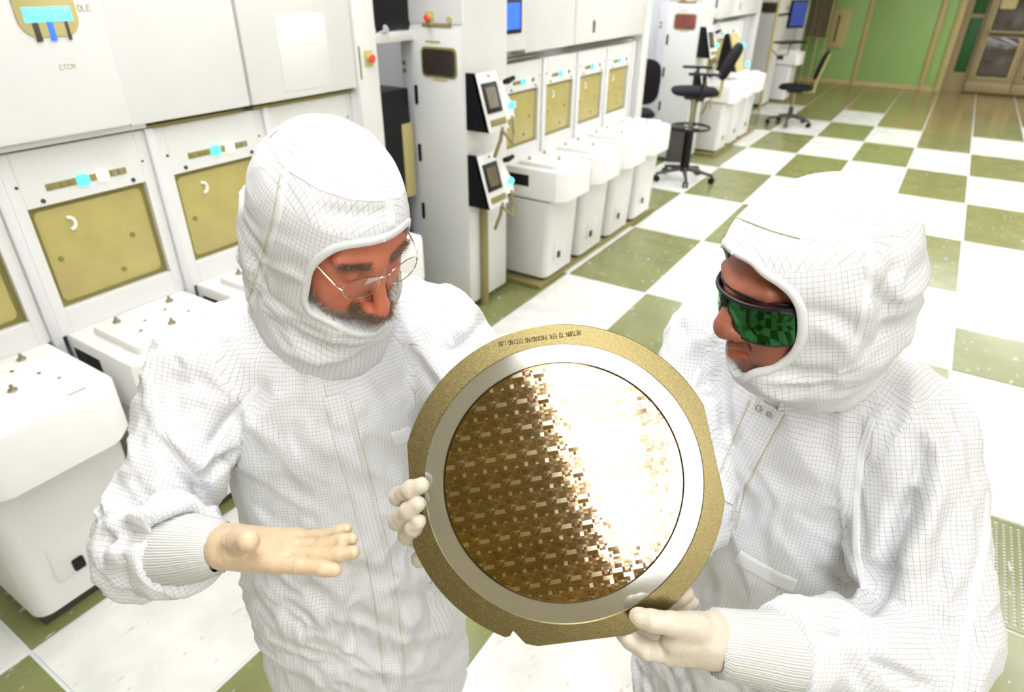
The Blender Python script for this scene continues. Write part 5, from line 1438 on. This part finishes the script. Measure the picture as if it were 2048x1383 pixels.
# die fields: one reticle layout stepped across the wafer
ga = math.radians(10.5); gx = np.array([math.cos(ga), math.sin(ga)]); gy = np.array([-math.sin(ga), math.cos(ga)])
FW, FH = 0.0262, 0.0328
rr = random.Random(21); rects = []
def split(x0, x1, y0, y1, d):
    w, h = x1 - x0, y1 - y0
    if d == 0 or (w < 0.0050 and h < 0.0050) or (d < 3 and rr.random() < 0.18): rects.append((x0, x1, y0, y1)); return
    if w > h * rr.uniform(0.7, 1.4): m = x0 + w * rr.uniform(0.33, 0.67); split(x0, m, y0, y1, d - 1); split(m, x1, y0, y1, d - 1)
    else: m = y0 + h * rr.uniform(0.33, 0.67); split(x0, x1, y0, m, d - 1); split(x0, x1, m, y1, d - 1)
split(0, FW, 0, FH, 6)
PAL = [(0.42, 0.29, 0.17, .20), (0.38, 0.26, 0.15, .25), (0.46, 0.32, 0.19, .2), (0.52, 0.39, 0.25, .3), (0.35, 0.24, 0.13, .15), (0.44, 0.29, 0.21, .25), (0.72, 0.62, 0.48, .45), (0.34, 0.28, 0.15, .2), (0.40, 0.28, 0.16, .2)]
rc = [(PAL[min(8, int(rr.random() * 9))], 0.5 + rr.random(), (rr.gauss(0, 0.006), rr.gauss(0, 0.006))) for _ in rects]
def clip_rect(rct, ox, oy):
    """die outline cut to the round wafer"""
    x0, x1, y0, y1 = rct; g = 0.00016; P = [(x0 + g, y0 + g), (x1 - g, y0 + g), (x1 - g, y1 - g), (x0 + g, y1 - g)]; R = R_W - 0.0015
    if all(math.hypot(ox + x, oy + y) < R for x, y in P): return P
    am = math.atan2(oy + (y0 + y1) / 2, ox + (x0 + x1) / 2)
    for k in range(-6, 7):
        a = am + k * 0.04; nx, ny = math.cos(a), math.sin(a); Q = []
        for i in range(len(P)):
            A, B_ = P[i - 1], P[i]; da = (A[0] + ox) * nx + (A[1] + oy) * ny - R; db = (B_[0] + ox) * nx + (B_[1] + oy) * ny - R
            if (da < 0) != (db < 0): t = da / (da - db); Q.append((A[0] + (B_[0] - A[0]) * t, A[1] + (B_[1] - A[1]) * t))
            if db < 0: Q.append(B_)
        P = Q
        if len(P) < 3: return None
    return P
def die_mesh(keep, tint):
    v = []; f = []; col = []
    for P, (c, hh, hh_) in keep:
        z = 0.00005 + 0.00006 * hh; o = len(v); m = len(P)
        cx_ = sum(p[0] for p in P) / m; cy_ = sum(p[1] for p in P) / m
        v += [(x, y, 0) for x, y in P] + [(x, y, z + 0.00003 + (x - cx_) * hh_[0] + (y - cy_) * hh_[1]) for x, y in P]
        f += [tuple(o + m + k for k in range(m))] + [(o + k, o + (k + 1) % m, o + m + (k + 1) % m, o + m + k) for k in range(m)]
        col += [(min(1, c[0] * tint), min(1, c[1] * tint), min(1, c[2] * tint), c[3])] * (2 * m)
    me = bpy.data.meshes.new('die_field'); me.from_pydata(v, [], f); me.update(); me.materials.append(M['die'])
    a = me.attributes.new('tone', 'FLOAT_COLOR', 'POINT'); a.data.foreach_set('color', np.array(col, np.float32).ravel())
    return me
shared = {}
Bm = Matrix(((*[0] * 4,), (*[0] * 4,), (*[0] * 4,), (0, 0, 0, 1)))
X3, Y3 = Wp(*gx), Wp(*gy)
for r in range(3): Bm[r][0] = X3[r]; Bm[r][1] = Y3[r]; Bm[r][2] = WN[r]
nid = 0
for i in range(-7, 7):
    for j in range(-6, 6):
        ox, oy = i * FW, j * FH - 0.004
        keep = [(clip_rect(q[0], ox, oy), q[1]) for q in zip(rects, rc)]; keep = [k_ for k_ in keep if k_[0]]
        whole = all(math.hypot(ox + x, oy + y) < R_W - 0.0015 for x in (0, FW) for y in (0, FH))
        if not keep: continue
        tint = (0.92, 1.0, 1.10)[(j * 2 + (i == 0)) % 3]  # row tints paint in the lighter reflection bands across the wafer
        if whole:
            if tint not in shared: shared[tint] = die_mesh(keep, tint)
            me = shared[tint]
        else: me = die_mesh(keep, tint)
        o = bpy.data.objects.new('die_field', me); COL.objects.link(o); o.parent = wd_
        b = Bm.copy(); p = Wp(wc[0] + gx[0] * ox + gy[0] * oy, wc[1] + gx[1] * ox + gy[1] * oy, -0.0006)
        for r in range(3): b[r][3] = p[r]
        o.matrix_basis = b
